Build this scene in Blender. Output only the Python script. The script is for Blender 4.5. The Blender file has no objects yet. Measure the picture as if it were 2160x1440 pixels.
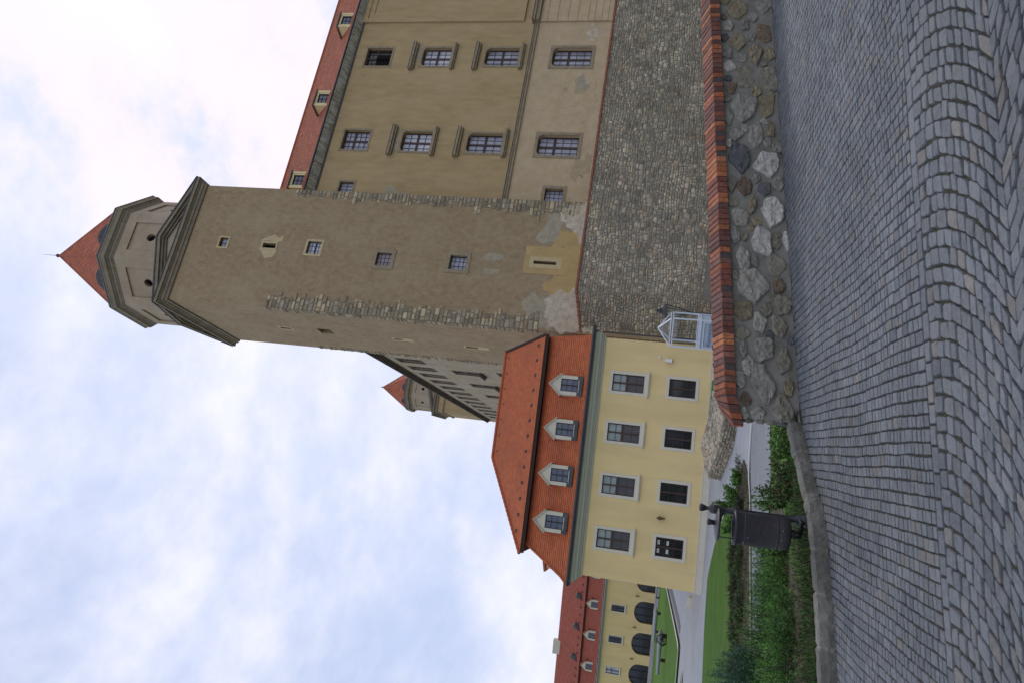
import bpy, math, random
from math import sin, cos, pi, radians, sqrt, atan2, hypot, floor
from mathutils import Vector, Matrix, noise
random.seed(7)
S = bpy.context.scene
COL = S.collection
# ------------------------------------------------------------------ camera
PITCH, ROLL, FPX = radians(12.16), radians(5.1), 1475.0
EYE = Vector((0, 0, 1.6))
Fw = Vector((0, cos(PITCH), sin(PITCH))); Rt = Vector((1, 0, 0)); Up = Vector((0, -sin(PITCH), cos(PITCH)))
cx_ = Rt * sin(ROLL) - Up * cos(ROLL)          # the photo was taken with the camera on its side
cy_ = Rt * cos(ROLL) + Up * sin(ROLL)
cz_ = -Fw
cam = bpy.data.cameras.new('camera'); camo = bpy.data.objects.new('camera', cam); COL.objects.link(camo)
M4 = Matrix(((cx_.x, cy_.x, cz_.x, 0), (cx_.y, cy_.y, cz_.y, 0), (cx_.z, cy_.z, cz_.z, 1.6), (0, 0, 0, 1)))
camo.matrix_world = M4
cam.sensor_fit = 'HORIZONTAL'; cam.sensor_width = 36; cam.lens = 36 * FPX / 2160
cam.clip_start = 0.05; cam.clip_end = 3000
S.camera = camo
# ------------------------------------------------------------------ light
SUN_EL, SUN_AZ = radians(42), radians(26)       # behind thin cloud, up to the right of the tower
sun = bpy.data.lights.new('sun', 'SUN'); sun.energy = 0.9; sun.angle = radians(14); sun.color = (1, .96, .9)
suno = bpy.data.objects.new('sun', sun); COL.objects.link(suno)
sd = Vector((sin(SUN_AZ) * cos(SUN_EL), cos(SUN_AZ) * cos(SUN_EL), sin(SUN_EL)))
suno.rotation_euler = sd.to_track_quat('Z', 'Y').to_euler()
S.view_settings.view_transform = 'Standard'; S.view_settings.look = 'None'
S.view_settings.exposure = 0.0; S.view_settings.gamma = 1.0
W = bpy.data.worlds.new("World"); S.world = W; W.use_nodes = True
nt = W.node_tree; nt.nodes.clear()
def nd(t, **k):
    n = nt.nodes.new(t)
    for a, b in k.items(): setattr(n, a, b)
    return n
wo = nd('ShaderNodeOutputWorld'); bg = nd('ShaderNodeBackground'); bg.inputs[1].default_value = 0.1
sky = nd('ShaderNodeTexSky', sky_type='NISHITA', sun_disc=False, sun_elevation=SUN_EL, sun_rotation=SUN_AZ)
sky.air_density = 1.2; sky.dust_density = 2.0
tc = nd('ShaderNodeTexCoord')
mp = nd('ShaderNodeMapping'); mp.inputs['Scale'].default_value = (1.15, 1.15, 1.7); mp.inputs['Rotation'].default_value = (.35, .5, .3)
mp.inputs['Location'].default_value = (3.1, 1.7, .4)
nt.links.new(tc.outputs['Generated'], mp.inputs[0])
n1 = nd('ShaderNodeTexNoise'); n1.inputs['Scale'].default_value = 1.7; n1.inputs['Detail'].default_value = 9; n1.inputs['Roughness'].default_value = .56; n1.inputs['Distortion'].default_value = .15
nt.links.new(mp.outputs[0], n1.inputs['Vector'])
n2 = nd('ShaderNodeTexNoise'); n2.inputs['Scale'].default_value = 5.5; n2.inputs['Detail'].default_value = 10; n2.inputs['Roughness'].default_value = .62
nt.links.new(mp.outputs[0], n2.inputs['Vector'])
r1 = nd('ShaderNodeMapRange'); r1.inputs[1].default_value = .37; r1.inputs[2].default_value = .60; r1.clamp = True; r1.interpolation_type = 'SMOOTHSTEP'
nt.links.new(n1.outputs[0], r1.inputs[0])
# cloud brightness: white, brighter round the veiled sun
cr = nd('ShaderNodeMapRange'); cr.inputs[1].default_value = .36; cr.inputs[2].default_value = .62
nt.links.new(n2.outputs[0], cr.inputs[0])
cm = nd('ShaderNodeMixRGB'); cm.inputs[1].default_value = (7.7, 8.3, 10.5, 1); cm.inputs[2].default_value = (9.9, 9.9, 10.8, 1)
nt.links.new(cr.outputs[0], cm.inputs[0])
dt = nd('ShaderNodeVectorMath', operation='DOT_PRODUCT'); dt.inputs[1].default_value = (.30, .75, .59)
nt.links.new(tc.outputs['Generated'], dt.inputs[0])
gl = nd('ShaderNodeMapRange', interpolation_type='SMOOTHSTEP'); gl.inputs[1].default_value = .955; gl.inputs[2].default_value = 1.0
nt.links.new(dt.outputs['Value'], gl.inputs[0])
glm = nd('ShaderNodeMath', operation='MULTIPLY'); nt.links.new(gl.outputs[0], glm.inputs[0]); nt.links.new(cr.outputs[0], glm.inputs[1])
gm = nd('ShaderNodeMixRGB'); gm.inputs[2].default_value = (11.5, 9.6, 10.5, 1)
nt.links.new(glm.outputs[0], gm.inputs[0]); nt.links.new(cm.outputs[0], gm.inputs[1])
bl = nd('ShaderNodeMixRGB', blend_type='MIX'); bl.inputs[0].default_value = .8; bl.inputs[2].default_value = (5.9, 6.9, 9.9, 1)
nt.links.new(sky.outputs[0], bl.inputs[1])
mx = nd('ShaderNodeMixRGB')
nt.links.new(r1.outputs[0], mx.inputs[0]); nt.links.new(bl.outputs[0], mx.inputs[1]); nt.links.new(gm.outputs[0], mx.inputs[2])
nt.links.new(mx.outputs[0], bg.inputs[0]); nt.links.new(bg.outputs[0], wo.inputs[0])

# ------------------------------------------------------------------ materials
def lin(r, g, b):
    f = lambda c: (c / 255 / 12.92) if c / 255 <= .04045 else ((c / 255 + .055) / 1.055) ** 2.4
    return (f(r), f(g), f(b))
MATS = {}
def mat(name, c1, c2=None, scale=3.0, rough=.85, bump=0.0, bscale=30.0, attr=False, stretch=(1, 1, 1),
        c3=None, scale3=.4, amt3=.6, spec=.3, metal=0.0, lo=.35, hi=.65, bdist=.02, detail=6):
    m = bpy.data.materials.new(name); m.use_nodes = True
    t = m.node_tree; N = t.nodes; Lk = t.links; N.clear()
    o = N.new('ShaderNodeOutputMaterial'); p = N.new('ShaderNodeBsdfPrincipled'); Lk.new(p.outputs[0], o.inputs[0])
    p.inputs['Roughness'].default_value = rough; p.inputs['Metallic'].default_value = metal
    p.inputs['Specular IOR Level'].default_value = spec
    co = N.new('ShaderNodeTexCoord'); mp = N.new('ShaderNodeMapping'); mp.inputs['Scale'].default_value = stretch
    Lk.new(co.outputs['Object'], mp.inputs[0])
    col = None
    if c2 is None: c2 = c1
    no = N.new('ShaderNodeTexNoise'); no.inputs['Scale'].default_value = scale; no.inputs['Detail'].default_value = detail; no.inputs['Roughness'].default_value = .65
    Lk.new(mp.outputs[0], no.inputs['Vector'])
    mr = N.new('ShaderNodeMapRange'); mr.inputs[1].default_value = lo; mr.inputs[2].default_value = hi; Lk.new(no.outputs[0], mr.inputs[0])
    mi = N.new('ShaderNodeMixRGB'); mi.inputs[1].default_value = (*c1, 1); mi.inputs[2].default_value = (*c2, 1); Lk.new(mr.outputs[0], mi.inputs[0])
    col = mi.outputs[0]
    if c3:
        n3 = N.new('ShaderNodeTexNoise'); n3.inputs['Scale'].default_value = scale3; n3.inputs['Detail'].default_value = 8; n3.inputs['Roughness'].default_value = .6
        Lk.new(mp.outputs[0], n3.inputs['Vector'])
        m3 = N.new('ShaderNodeMapRange'); m3.inputs[1].default_value = .45; m3.inputs[2].default_value = .68; m3.inputs[4].default_value = amt3; Lk.new(n3.outputs[0], m3.inputs[0])
        x3 = N.new('ShaderNodeMixRGB'); x3.inputs[2].default_value = (*c3, 1); Lk.new(m3.outputs[0], x3.inputs[0]); Lk.new(col, x3.inputs[1]); col = x3.outputs[0]
    if attr:
        at = N.new('ShaderNodeAttribute'); at.attribute_name = 'Col'
        mu = N.new('ShaderNodeMixRGB'); mu.blend_type = 'MULTIPLY'; mu.inputs[0].default_value = 1
        Lk.new(col, mu.inputs[1]); Lk.new(at.outputs['Color'], mu.inputs[2]); col = mu.outputs[0]
    Lk.new(col, p.inputs['Base Color'])
    if bump:
        nb = N.new('ShaderNodeTexNoise'); nb.inputs['Scale'].default_value = bscale; nb.inputs['Detail'].default_value = 7; nb.inputs['Roughness'].default_value = .6
        Lk.new(mp.outputs[0], nb.inputs['Vector'])
        bu = N.new('ShaderNodeBump'); bu.inputs['Strength'].default_value = bump; bu.inputs['Distance'].default_value = bdist
        Lk.new(nb.outputs[0], bu.inputs['Height']); Lk.new(bu.outputs[0], p.inputs['Normal'])
    MATS[name] = m
    return m
mat('tower_plaster', (.385, .285, .16), (.28, .205, .115), 2.6, .92, .9, 11, c3=(.42, .33, .2), scale3=.35, amt3=.55, stretch=(1, 1, .7), bdist=.05)
mat('palace_plaster', (.465, .34, .17), (.375, .27, .13), 1.8, .9, .6, 12, c3=(.50, .375, .20), scale3=.35, amt3=.6, stretch=(1, 1, .3), bdist=.04)
mat('pale_plaster', (.56, .44, .28), (.50, .37, .21), 1.3, .9, .4, 12, c3=(.42, .33, .20), scale3=.5, amt3=.5, bdist=.04)
mat('wing_plaster', (.42, .335, .215), (.34, .27, .175), 1.2, .92, .5, 9, c3=(.5, .45, .36), scale3=.5, amt3=.4, stretch=(1, 1, .6), bdist=.05)
mat('drum_plaster', (.40, .32, .21), (.34, .265, .175), 1.1, .9, .4, 10, c3=(.47, .40, .30), scale3=.5, amt3=.6)
mat('white_patch', (.66, .58, .43), (.42, .36, .25), 2.2, .95, .8, 6, c3=(.5, .38, .27), scale3=.9, amt3=.55, bdist=.06)
mat('grey_patch', (.43, .375, .265), (.32, .28, .19), 2.5, .95, .8, 8, bdist=.05)
mat('ochre_patch', (.52, .365, .15), (.42, .30, .135), 1.2, .92, .3, 10)
mat('ochre_pale', (.56, .45, .25), (.48, .38, .21), 2, .92, .3, 10)
mat('sandstone', (.36, .29, .18), (.28, .22, .14), 4, .88, .5, 25, c3=(.2, .17, .12), scale3=1.5)
mat('quoin_stone', (.38, .325, .225), (.28, .24, .165), 2, .92, .8, 18, attr=True, bdist=.04)
mat('eaves_brown', (.115, .085, .062), (.075, .055, .042), 2, .85, .3, 20)
mat('cornice_stone', (.27, .225, .15), (.19, .158, .108), 2, .88, .4, 20, c3=(.27, .23, .16), scale3=.8, stretch=(1, 1, .5))
mat('lead', (.10, .105, .10), (.06, .062, .06), 2, .5, .2, 12, metal=.3)
mat('gutter_dark', (.035, .036, .04), (.06, .055, .05), 3, .45, spec=.5)
mat('cove_stain', (.60, .58, .49), (.27, .215, .15), 1.4, .9, .3, 10, c3=(.34, .38, .34), scale3=1.2, amt3=.5, stretch=(3, 1, .6), lo=.4, hi=.62)
mat('yellow_paint', (.77, .60, .285), (.72, .555, .26), .9, .85, .35, 25, c3=(.60, .47, .235), scale3=.9, amt3=.4, stretch=(1, 1, .22))
mat('cream_paint', (.66, .62, .49), (.61, .57, .45), 2, .8, .1, 30)
mat('cornice_green', (.42, .43, .32), (.38, .39, .29), 3, .8)
mat('roof_tile', (.56, .165, .065), (.46, .125, .052), 3, .8, .3, 30, attr=True, c3=(.30, .10, .06), scale3=.6, amt3=.35)
mat('dormer_cream', (.78, .66, .36), (.7, .6, .32))
mat('stain', (.46, .365, .22), (.38, .30, .18), 1.5, .9, .3, 10)
mat('roof_far', (.36, .10, .065), (.30, .085, .055), 2, .85, .3, 8, attr=True)
mat('old_roof', (.48, .155, .078), (.38, .112, .058), 1.5, .9, .4, 14, attr=True, c3=(.22, .10, .075), scale3=.6, amt3=.4)
mat('dark_timber', (.045, .025, .017), (.03, .017, .012), 6, .7)
mat('window_brown', (.075, .038, .026), (.05, .027, .02), 10, .55, spec=.4)
mat('window_dark', (.03, .028, .03), (.02, .018, .02), 10, .5)
mat('iron', (.016, .016, .018), (.03, .029, .03), 8, .5, .15, 60, spec=.5)
def glass(name, col, c2=None, rough=.08, scale=1.2, spec=.6):
    m = mat(name, col, c2 or col, scale, rough, spec=spec)
glass('glass_matte', (.02, .016, .014), rough=.8, spec=.1)
glass('glass_dark', (.012, .013, .015), (.03, .032, .035))
glass('glass_sky', (.10, .12, .16), (.05, .06, .09), rough=.1, spec=.8)
glass('glass_curtain', (.40, .40, .46), (.24, .25, .30), rough=.12, scale=.9)
glass('glass_mauve', (.34, .25, .27), (.2, .17, .2), rough=.12)
glass('glass_white', (.58, .58, .62), (.40, .42, .48), rough=.12, scale=1.1)
glass('glass_blind', (.30, .36, .33), (.22, .27, .25), rough=.15)
mat('paper', (.55, .55, .5))
mat('void', (.008, .007, .006), rough=1)
mat('rubble_stone', (.47, .415, .315), (.34, .30, .225), 1.5, .93, .9, 12, attr=True, bdist=.05)
mat('rubble_mortar', (.26, .235, .185), (.18, .165, .13), 2, .95, .6, 15)
mat('coping_red', (.36, .13, .08), (.26, .10, .065), 5, .85, .3, 30)
mat('wall_mortar', (.265, .252, .215), (.20, .19, .16), 4, .92, .8, 30, c3=(.10, .095, .075), scale3=2.5, amt3=.5, bdist=.012)
mat('wall_stone', (1.08, 1.07, 1.05), (.62, .60, .55), 14, .9, 1.0, 24, attr=True, c3=(.55, .50, .42), scale3=5, amt3=.5, bdist=.022)
mat('brick', (1.1, 1.1, 1.1), (.6, .56, .55), 22, .78, 1.0, 45, attr=True, bdist=.006, c3=(.45, .42, .42), scale3=5, amt3=.5)
mat('brick_mortar', (.10, .085, .075), (.06, .05, .045), 10, .95, .5, 40)
mat('cobble', (1.06, 1.05, 1.04), (.70, .71, .73), 26, .75, 1.0, 38, attr=True, spec=.3, bdist=.008, c3=(1.25, 1.2, 1.12), scale3=1.6, amt3=.5)
mat('cobble_joint', (.058, .053, .04), (.03, .03, .025), 9, .95, .8, 50, c3=(.07, .06, .032), scale3=3, amt3=.5)
mat('road_far', (.16, .17, .18), (.12, .13, .14), 20, .9, .6, 12)
mat('granite', (.25, .238, .20), (.155, .145, .12), 5, .88, 1.0, 22, attr=True, bdist=.03, c3=(.13, .12, .095), scale3=3, amt3=.6)
mat('grass_lawn', (.09, .19, .014), (.062, .145, .012), .5, .95, .9, 60, c3=(.13, .19, .04), scale3=.9, amt3=.6, bdist=.04)
mat('grass_blade', (.9, .9, .9), (1, 1, 1), 2, .7, attr=True, spec=.2)
mat('leaf', (1, 1, 1), (.8, .8, .8), 3, .6, attr=True, spec=.3)
mat('soil', (.085, .065, .04), (.045, .034, .022), 3, .95, 1.0, 20, c3=(.15, .13, .07), scale3=1.5, amt3=.7, bdist=.04)
mat('terrain', (.085, .11, .04), (.06, .08, .03), 1, .95, .6, 8)
mat('path_pale', (.40, .41, .41), (.34, .345, .345), 2, .92, .5, 40, c3=(.44, .44, .43), scale3=.3, amt3=.5, bdist=.01)
mat('path_setts', (.30, .31, .32), (.22, .225, .23), 14, .92, .9, 16, c3=(.15, .16, .14), scale3=2, amt3=.35, bdist=.03)
mat('bark', (.09, .065, .045), (.06, .045, .03), 12, .9)
mat('white_metal', (.66, .70, .74), (.62, .66, .70), 6, .4, spec=.5)
mat('panel_blue', (.42, .50, .58), (.38, .46, .54), 2, .5, spec=.4)
mat('lettering', (.16, .16, .25))
mat('cannon', (.36, .40, .42), (.28, .31, .33), 4, .55, metal=.2)
mat('plastic_white', (.75, .72, .68), (.72, .70, .66), 3, .4)
mat('bronze', (.12, .085, .04), (.09, .07, .035), 4, .5)
mat('bin_paint', (.019, .019, .024), (.032, .03, .033), 5, .42, .25, 25, spec=.5, c3=(.06, .035, .022), scale3=4, amt3=.25)
mat('bin_scratch', (.22, .22, .24))
def clear_glass():
    m = bpy.data.materials.new('clear_glass'); m.use_nodes = True; t = m.node_tree; t.nodes.clear()
    o = t.nodes.new('ShaderNodeOutputMaterial'); a = t.nodes.new('ShaderNodeBsdfTransparent'); b = t.nodes.new('ShaderNodeBsdfGlossy'); b.inputs['Roughness'].default_value = .03
    mm = t.nodes.new('ShaderNodeMixShader'); mm.inputs[0].default_value = .07
    a.inputs[0].default_value = (.93, .95, .96, 1)
    t.links.new(a.outputs[0], mm.inputs[1]); t.links.new(b.outputs[0], mm.inputs[2]); t.links.new(mm.outputs[0], o.inputs[0]); MATS['clear_glass'] = m
clear_glass()

# ------------------------------------------------------------------ builders
def tag(o, label=None, cat=None, group=None, kind=None):
    if label: o['label'] = label
    if cat: o['category'] = cat
    if group: o['group'] = group
    if kind: o['kind'] = kind
    return o
def frame(name, x, y, z, deg=0, label=None, cat=None, group=None):
    o = bpy.data.objects.new(name, None); COL.objects.link(o); o.location = (x, y, z); o.rotation_euler = (0, 0, radians(deg))
    o.empty_display_size = .5
    return tag(o, label, cat, group)
class MB:
    """mesh builder; coordinates are those of the thing's frame in plan, z is world height"""
    def __init__(s, sub=None, col=(1, 1, 1)):
        s.v = []; s.f = []; s.c = []; s.mi = []; s.m = 0; s.sub = sub; s.col = col; s.sm = []; s.smooth = False
    def P(s, x, y, z):
        if s.sub:
            ox, oy, a = s.sub; return (ox + x * cos(a) - y * sin(a), oy + x * sin(a) + y * cos(a), z)
        return (x, y, z)
    def vert(s, x, y, z, c=None):
        s.v.append(s.P(x, y, z)); s.c.append(c or s.col); return len(s.v) - 1
    def face(s, idx): s.f.append(idx); s.mi.append(s.m); s.sm.append(s.smooth)
    def poly(s, pts, c=None): s.face([s.vert(*p, c=c) for p in pts])
    def box(s, x0, x1, y0, y1, z0, z1, c=None):
        i = [s.vert(x, y, z, c) for z in (z0, z1) for (x, y) in ((x0, y0), (x1, y0), (x1, y1), (x0, y1))]
        for q in ((3, 2, 1, 0), (4, 5, 6, 7), (0, 1, 5, 4), (1, 2, 6, 5), (2, 3, 7, 6), (3, 0, 4, 7)): s.face([i[k] for k in q])
    def hexa(s, p, c=None):     # 8 points: bottom ring then top ring
        i = [s.vert(*q, c=c) for q in p]
        for q in ((3, 2, 1, 0), (4, 5, 6, 7), (0, 1, 5, 4), (1, 2, 6, 5), (2, 3, 7, 6), (3, 0, 4, 7)): s.face([i[k] for k in q])
    def prism(s, poly, z0, z1, top=True, bot=True, poly1=None, c=None):
        n = len(poly); p1 = poly1 or poly
        a = [s.vert(x, y, z0, c) for x, y in poly]; b = [s.vert(x, y, z1, c) for x, y in p1]
        for k in range(n): s.face([a[k], a[(k + 1) % n], b[(k + 1) % n], b[k]])
        if top: s.face(b)
        if bot: s.face(a[::-1])
    def exy(s, poly, y0, y1, c=None):   # polygon in x,z extruded along y
        n = len(poly); a = [s.vert(x, y0, z, c) for x, z in poly]; b = [s.vert(x, y1, z, c) for x, z in poly]
        for k in range(n): s.face([a[k], a[(k + 1) % n], b[(k + 1) % n], b[k]])
        s.face(a[::-1]); s.face(b)
    def tube(s, pts, r, n=8, c=None, cap=True):
        rings = []; rr = r if isinstance(r, (list, tuple)) else [r] * len(pts)
        pts = [Vector(p) for p in pts]
        for k, p in enumerate(pts):
            d = (pts[min(k + 1, len(pts) - 1)] - pts[max(k - 1, 0)])
            if d.length < 1e-9: d = Vector((0, 0, 1))
            d.normalize(); a = d.orthogonal() if abs(d.z) < .99 else Vector((1, 0, 0)); a = (a - d * a.dot(d)).normalized(); b = d.cross(a)
            rings.append([s.vert(*(p + a * rr[k] * cos(2 * pi * j / n) + b * rr[k] * sin(2 * pi * j / n)), c=c) for j in range(n)])
        for A, B in zip(rings, rings[1:]):
            for j in range(n): s.face([A[j], A[(j + 1) % n], B[(j + 1) % n], B[j]])
        if cap: s.face(rings[0][::-1]); s.face(rings[-1])
    def lathe(s, x, y, prof, n=24, c=None, a0=0, cap=True):
        rings = [[s.vert(x + r * cos(a0 + 2 * pi * j / n), y + r * sin(a0 + 2 * pi * j / n), z, c) for j in range(n)] for r, z in prof]
        for A, B in zip(rings, rings[1:]):
            for j in range(n): s.face([A[j], A[(j + 1) % n], B[(j + 1) % n], B[j]])
        if cap: s.face(rings[0][::-1]); s.face(rings[-1])
    def slab(s, P, outline, h, bev, c):
        """a bevelled stone: outline in (u,w); P(u,w,off)->point"""
        n = len(outline); mu = sum(p[0] for p in outline) / n; mw = sum(p[1] for p in outline) / n
        def ring(k, off, jit=0): return [s.vert(*P(mu + (u - mu) * k[0], mw + (w - mw) * k[1], off + random.uniform(-jit, jit)), c=c) for u, w in outline]
        du = max(abs(u - mu) for u, _ in outline); dw = max(abs(w - mw) for _, w in outline)
        k = (max(.2, 1 - bev / du), max(.2, 1 - bev / dw))
        a = ring((1, 1), 0); b = ring(((1 + k[0]) / 2, (1 + k[1]) / 2), h * .72, h * .08); d = ring(k, h, h * .12)
        for A, B in ((a, b), (b, d)):
            for j in range(n): s.face([A[j], A[(j + 1) % n], B[(j + 1) % n], B[j]])
        s.face(d)
    def build(s, name, mats, parent=None, **kw):
        z0 = parent.get('_z0', None) if parent else 0
        if parent and z0 is None: z0 = parent.location.z
        me = bpy.data.meshes.new(name)
        me.from_pydata([(x, y, z - z0) for x, y, z in s.v], [], s.f)
        for m in (mats if isinstance(mats, (list, tuple)) else [mats]): me.materials.append(MATS[m])
        me.polygons.foreach_set('material_index', s.mi)
        me.polygons.foreach_set('use_smooth', s.sm)
        ca = me.color_attributes.new('Col', 'FLOAT_COLOR', 'POINT')
        flat = []
        for c in s.c: flat += [c[0], c[1], c[2], 1.0]
        ca.data.foreach_set('color', flat)
        me.validate(); me.update()
        o = bpy.data.objects.new(name, me); COL.objects.link(o)
        if parent:
            o.parent = parent
        return tag(o, **kw)
class SubPart:     # make children of children keep the frame's z reference
    pass
def sub_of(mb, name, mats, part, root, **kw):
    """link mesh built in root's frame as a child of part (part itself sits at the root's origin)"""
    o = mb.build(name, mats, root, **kw); o.parent = part; return o
def arcpts(a, b, c, d, rx, rz, n=6):
    L_ = [(a + rx - rx * cos(t * pi / 2 / n), d - rz + rz * sin(t * pi / 2 / n)) for t in range(n + 1)]
    R_ = [(b - rx + rx * sin(t * pi / 2 / n), d - rz + rz * cos(t * pi / 2 / n)) for t in range(n + 1)]
    return L_, R_
def face_wall(mb, s0, s1, z0, z1, holes=(), depth=.3, y=0.0, edges=False):
    """wall skin with openings and their reveals. hole=(a,b,c,d[,rx,rz])"""
    xs = sorted({s0, s1, *[h[0] for h in holes], *[h[1] for h in holes]}); zs = sorted({z0, z1, *[h[2] for h in holes], *[h[3] for h in holes]})
    xs = [x for x in xs if s0 <= x <= s1]; zs = [z for z in zs if z0 <= z <= z1]
    for i in range(len(xs) - 1):
        for j in range(len(zs) - 1):
            mx_, mz_ = (xs[i] + xs[i + 1]) / 2, (zs[j] + zs[j + 1]) / 2
            if any(h[0] < mx_ < h[1] and h[2] < mz_ < h[3] for h in holes): continue
            mb.poly([(xs[i], y, zs[j]), (xs[i + 1], y, zs[j]), (xs[i + 1], y, zs[j + 1]), (xs[i], y, zs[j + 1])])
    for h in holes:
        a, b, c, d = h[:4]
        rx, rz = (h[4], h[5]) if len(h) > 4 else (0, 0)
        prof_ = [(a, c), (a, d - rz)]
        if rx:
            Lp, Rp = arcpts(a, b, c, d, rx, rz)
            prof_ = [(a, c)] + Lp + Rp + [(b, c)]
            for pts, cor in ((Lp, (a, d)), (Rp, (b, d))):
                for p, q in zip(pts, pts[1:]): mb.poly([(cor[0], y, cor[1]), (p[0], y, p[1]), (q[0], y, q[1])])
        else: prof_ = [(a, c), (a, d), (b, d), (b, c)]
        prof_ = prof_ + [prof_[0]]
        for p, q in zip(prof_, prof_[1:]):
            if hypot(p[0] - q[0], p[1] - q[1]) > 1e-6: mb.poly([(p[0], y, p[1]), (q[0], y, q[1]), (q[0], y + depth, q[1]), (p[0], y + depth, p[1])])
    if edges:
        for p, q in (((s0, z0), (s0, z1)), ((s0, z1), (s1, z1)), ((s1, z1), (s1, z0)), ((s1, z0), (s0, z0))):
            mb.poly([(p[0], y, p[1]), (p[0], y + edges, p[1]), (q[0], y + edges, q[1]), (q[0], y, q[1])])
def window(root, a, b, c, d, y=0.0, rec=.25, nx=2, nz=3, bars=None, fm='window_brown', gm='glass_dark', fw=.06, sub=None,
           sur=None, sill=None, hood=None, arch=None, cross=None, upper=None, parent=None, grille=False, name='window', reccol=None):
    """bars: thin glazing bars nx x nz; cross: (x fraction, z fraction) of stout mullion/transom"""
    W_, H_ = b - a, d - c
    m = MB(sub); yf = y + rec
    for q in ((a, a + fw, c, d), (b - fw, b, c, d), (a + fw, b - fw, c, c + fw), (a + fw, b - fw, d - fw, d)): m.box(q[0], q[1], yf - .03, yf + .03, q[2], q[3])
    if cross:
        fx, fz = cross
        if fx: m.box(a + W_ * fx - fw * .75, a + W_ * fx + fw * .75, yf - .045, yf + .03, c + fw, d - fw)
        if fz: m.box(a + fw, b - fw, yf - .04, yf + .025, c + H_ * fz - fw * .8, c + H_ * fz + fw * .8)
    t = min(fw * .22, .015)
    for k in range(1, nx):
        x = a + W_ * k / nx
        if cross and cross[0] and abs(x - a - W_ * cross[0]) < .03: continue
        m.box(x - t, x + t, yf - .02, yf + .01, c + fw, d - fw)
    for k in range(1, nz):
        z = c + H_ * k / nz
        if cross and cross[1] and abs(z - c - H_ * cross[1]) < .05: continue
        m.box(a + fw, b - fw, yf - .018, yf + .012, z - t, z + t)
    w = m.build(name, fm, root)
    if parent: w.parent = parent
    g = MB(sub)
    if upper:
        zs_ = c + H_ * upper[0]
        g.box(a + .01, b - .01, yf + .035, yf + .05, c + .01, zs_); g.m = 1; g.box(a + .01, b - .01, yf + .035, yf + .05, zs_ + .002, d - .01)
        sub_of(g, 'pane', [gm, upper[1]], w, root)
    else:
        g.box(a + .01, b - .01, yf + .035, yf + .05, c + .01, d - .01); sub_of(g, 'pane', gm, w, root)
    if sur:
        sw, pr, sm_ = sur; k = MB(sub)
        face_wall(k, a - sw, b + sw, c - sw, d + sw, [(a + .003, b - .003, c + .003, d - .003) + (arch or ())], depth=pr + .04, y=y - pr, edges=pr)
        sub_of(k, 'surround', sm_, w, root)
    if sill:
        e, pr, h, sm_ = sill; k = MB(sub); base = c - (sur[0] if sur else 0)
        k.box(a - e, b + e, y - pr, y - .001, base - h, base - .002); k.box(a - e + .04, b + e - .04, y - pr * .6, y - .002, base - h * 1.6, base - h - .001)
        sub_of(k, 'sill', sm_, w, root)
    if hood:
        e, pr, h, gap, sm_ = hood; k = MB(sub); zt = d + gap
        k.box(a - e, b + e, y - pr, y - .001, zt, zt + h); k.box(a - e + .06, b + e - .06, y - pr * .6, y - .002, zt - h * .8, zt - .001)
        k.m = 1; k.box(a - e - .02, b + e + .02, y - pr - .02, y - .001, zt + h + .001, zt + h + .04)
        sub_of(k, 'hood', [sm_, 'lead'], w, root)
    if grille:
        k = MB(sub)
        for i in range(1, 4): k.box(a + W_ * i / 4 - .012, a + W_ * i / 4 + .012, y + .06, y + .084, c, d)
        for i in range(1, 5): k.box(a, b, y + .09, y + .11, c + H_ * i / 5 - .012, c + H_ * i / 5 + .012)
        sub_of(k, 'grille', 'iron', w, root)
    return w
def tiles(mb, A, B, C, D, tw=.18, rh=.17, lift=.022, var=.16, base=1.0, tint=None):
    A, B, C, D = map(Vector, (A, B, C, D)); n = max(1, round(((D - A).length + (C - B).length) / 2 / rh))
    X = (B - A).normalized(); Nn = X.cross(((D + C) / 2 - (A + B) / 2)).normalized()
    if Nn.z < 0: Nn = -Nn
    for i in range(n):
        t0, t1 = i / n, min(1, (i + 1.15) / n)
        l0, r0 = A.lerp(D, t0), B.lerp(C, t0); l1, r1 = A.lerp(D, t1), B.lerp(C, t1)
        u0, u1 = (l0 - A).dot(X), (r0 - A).dot(X); L0 = u1 - u0
        if L0 < .02: continue
        off = (i % 2) * tw / 2; k = floor((u0 - off) / tw)
        x = k * tw + off
        while x < u1 - 1e-4:
            xa, xb = max(x, u0), min(x + tw, u1); x += tw
            if xb - xa < .01: continue
            fa, fb = (xa - u0) / L0, (xb - u0) / L0
            g = .006 if xb - xa > .03 else 0
            p0 = l0.lerp(r0, fa) + X * g; p1 = l0.lerp(r0, fb) - X * g; p2 = l1.lerp(r1, fb) - X * g; p3 = l1.lerp(r1, fa) + X * g
            if (p2 - p3).dot(X) < 0: p2 = p3 = (p2 + p3) / 2
            c = base * (1 + random.uniform(-var, var)); cc = (c, c * random.uniform(.93, 1.05), c * random.uniform(.9, 1.06))
            lf = Nn * (lift * random.uniform(.8, 1.25))
            i0 = [mb.vert(*(p0 + lf), c=cc), mb.vert(*(p1 + lf), c=cc), mb.vert(*(p2 + Nn * .004), c=cc), mb.vert(*(p3 + Nn * .004), c=cc), mb.vert(*p0, c=cc), mb.vert(*p1, c=cc)]
            mb.face(i0[:4]); mb.face([i0[4], i0[5], i0[1], i0[0]])
    q = -Nn * .01
    mb.poly([A + q, B + q, C + q, D + q], c=(.25 * base, .25 * base, .25 * base))
STONE_TINTS = [(1, 1, 1), (1.15, 1.1, 1.0), (.85, .86, .86), (1.05, .93, .8), (.75, .77, .78), (1.3, 1.26, 1.18), (.95, 1.0, .98), (1.1, .95, .85), (.68, .66, .62), (1.0, .97, .9), (.9, .86, .8)]
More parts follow.
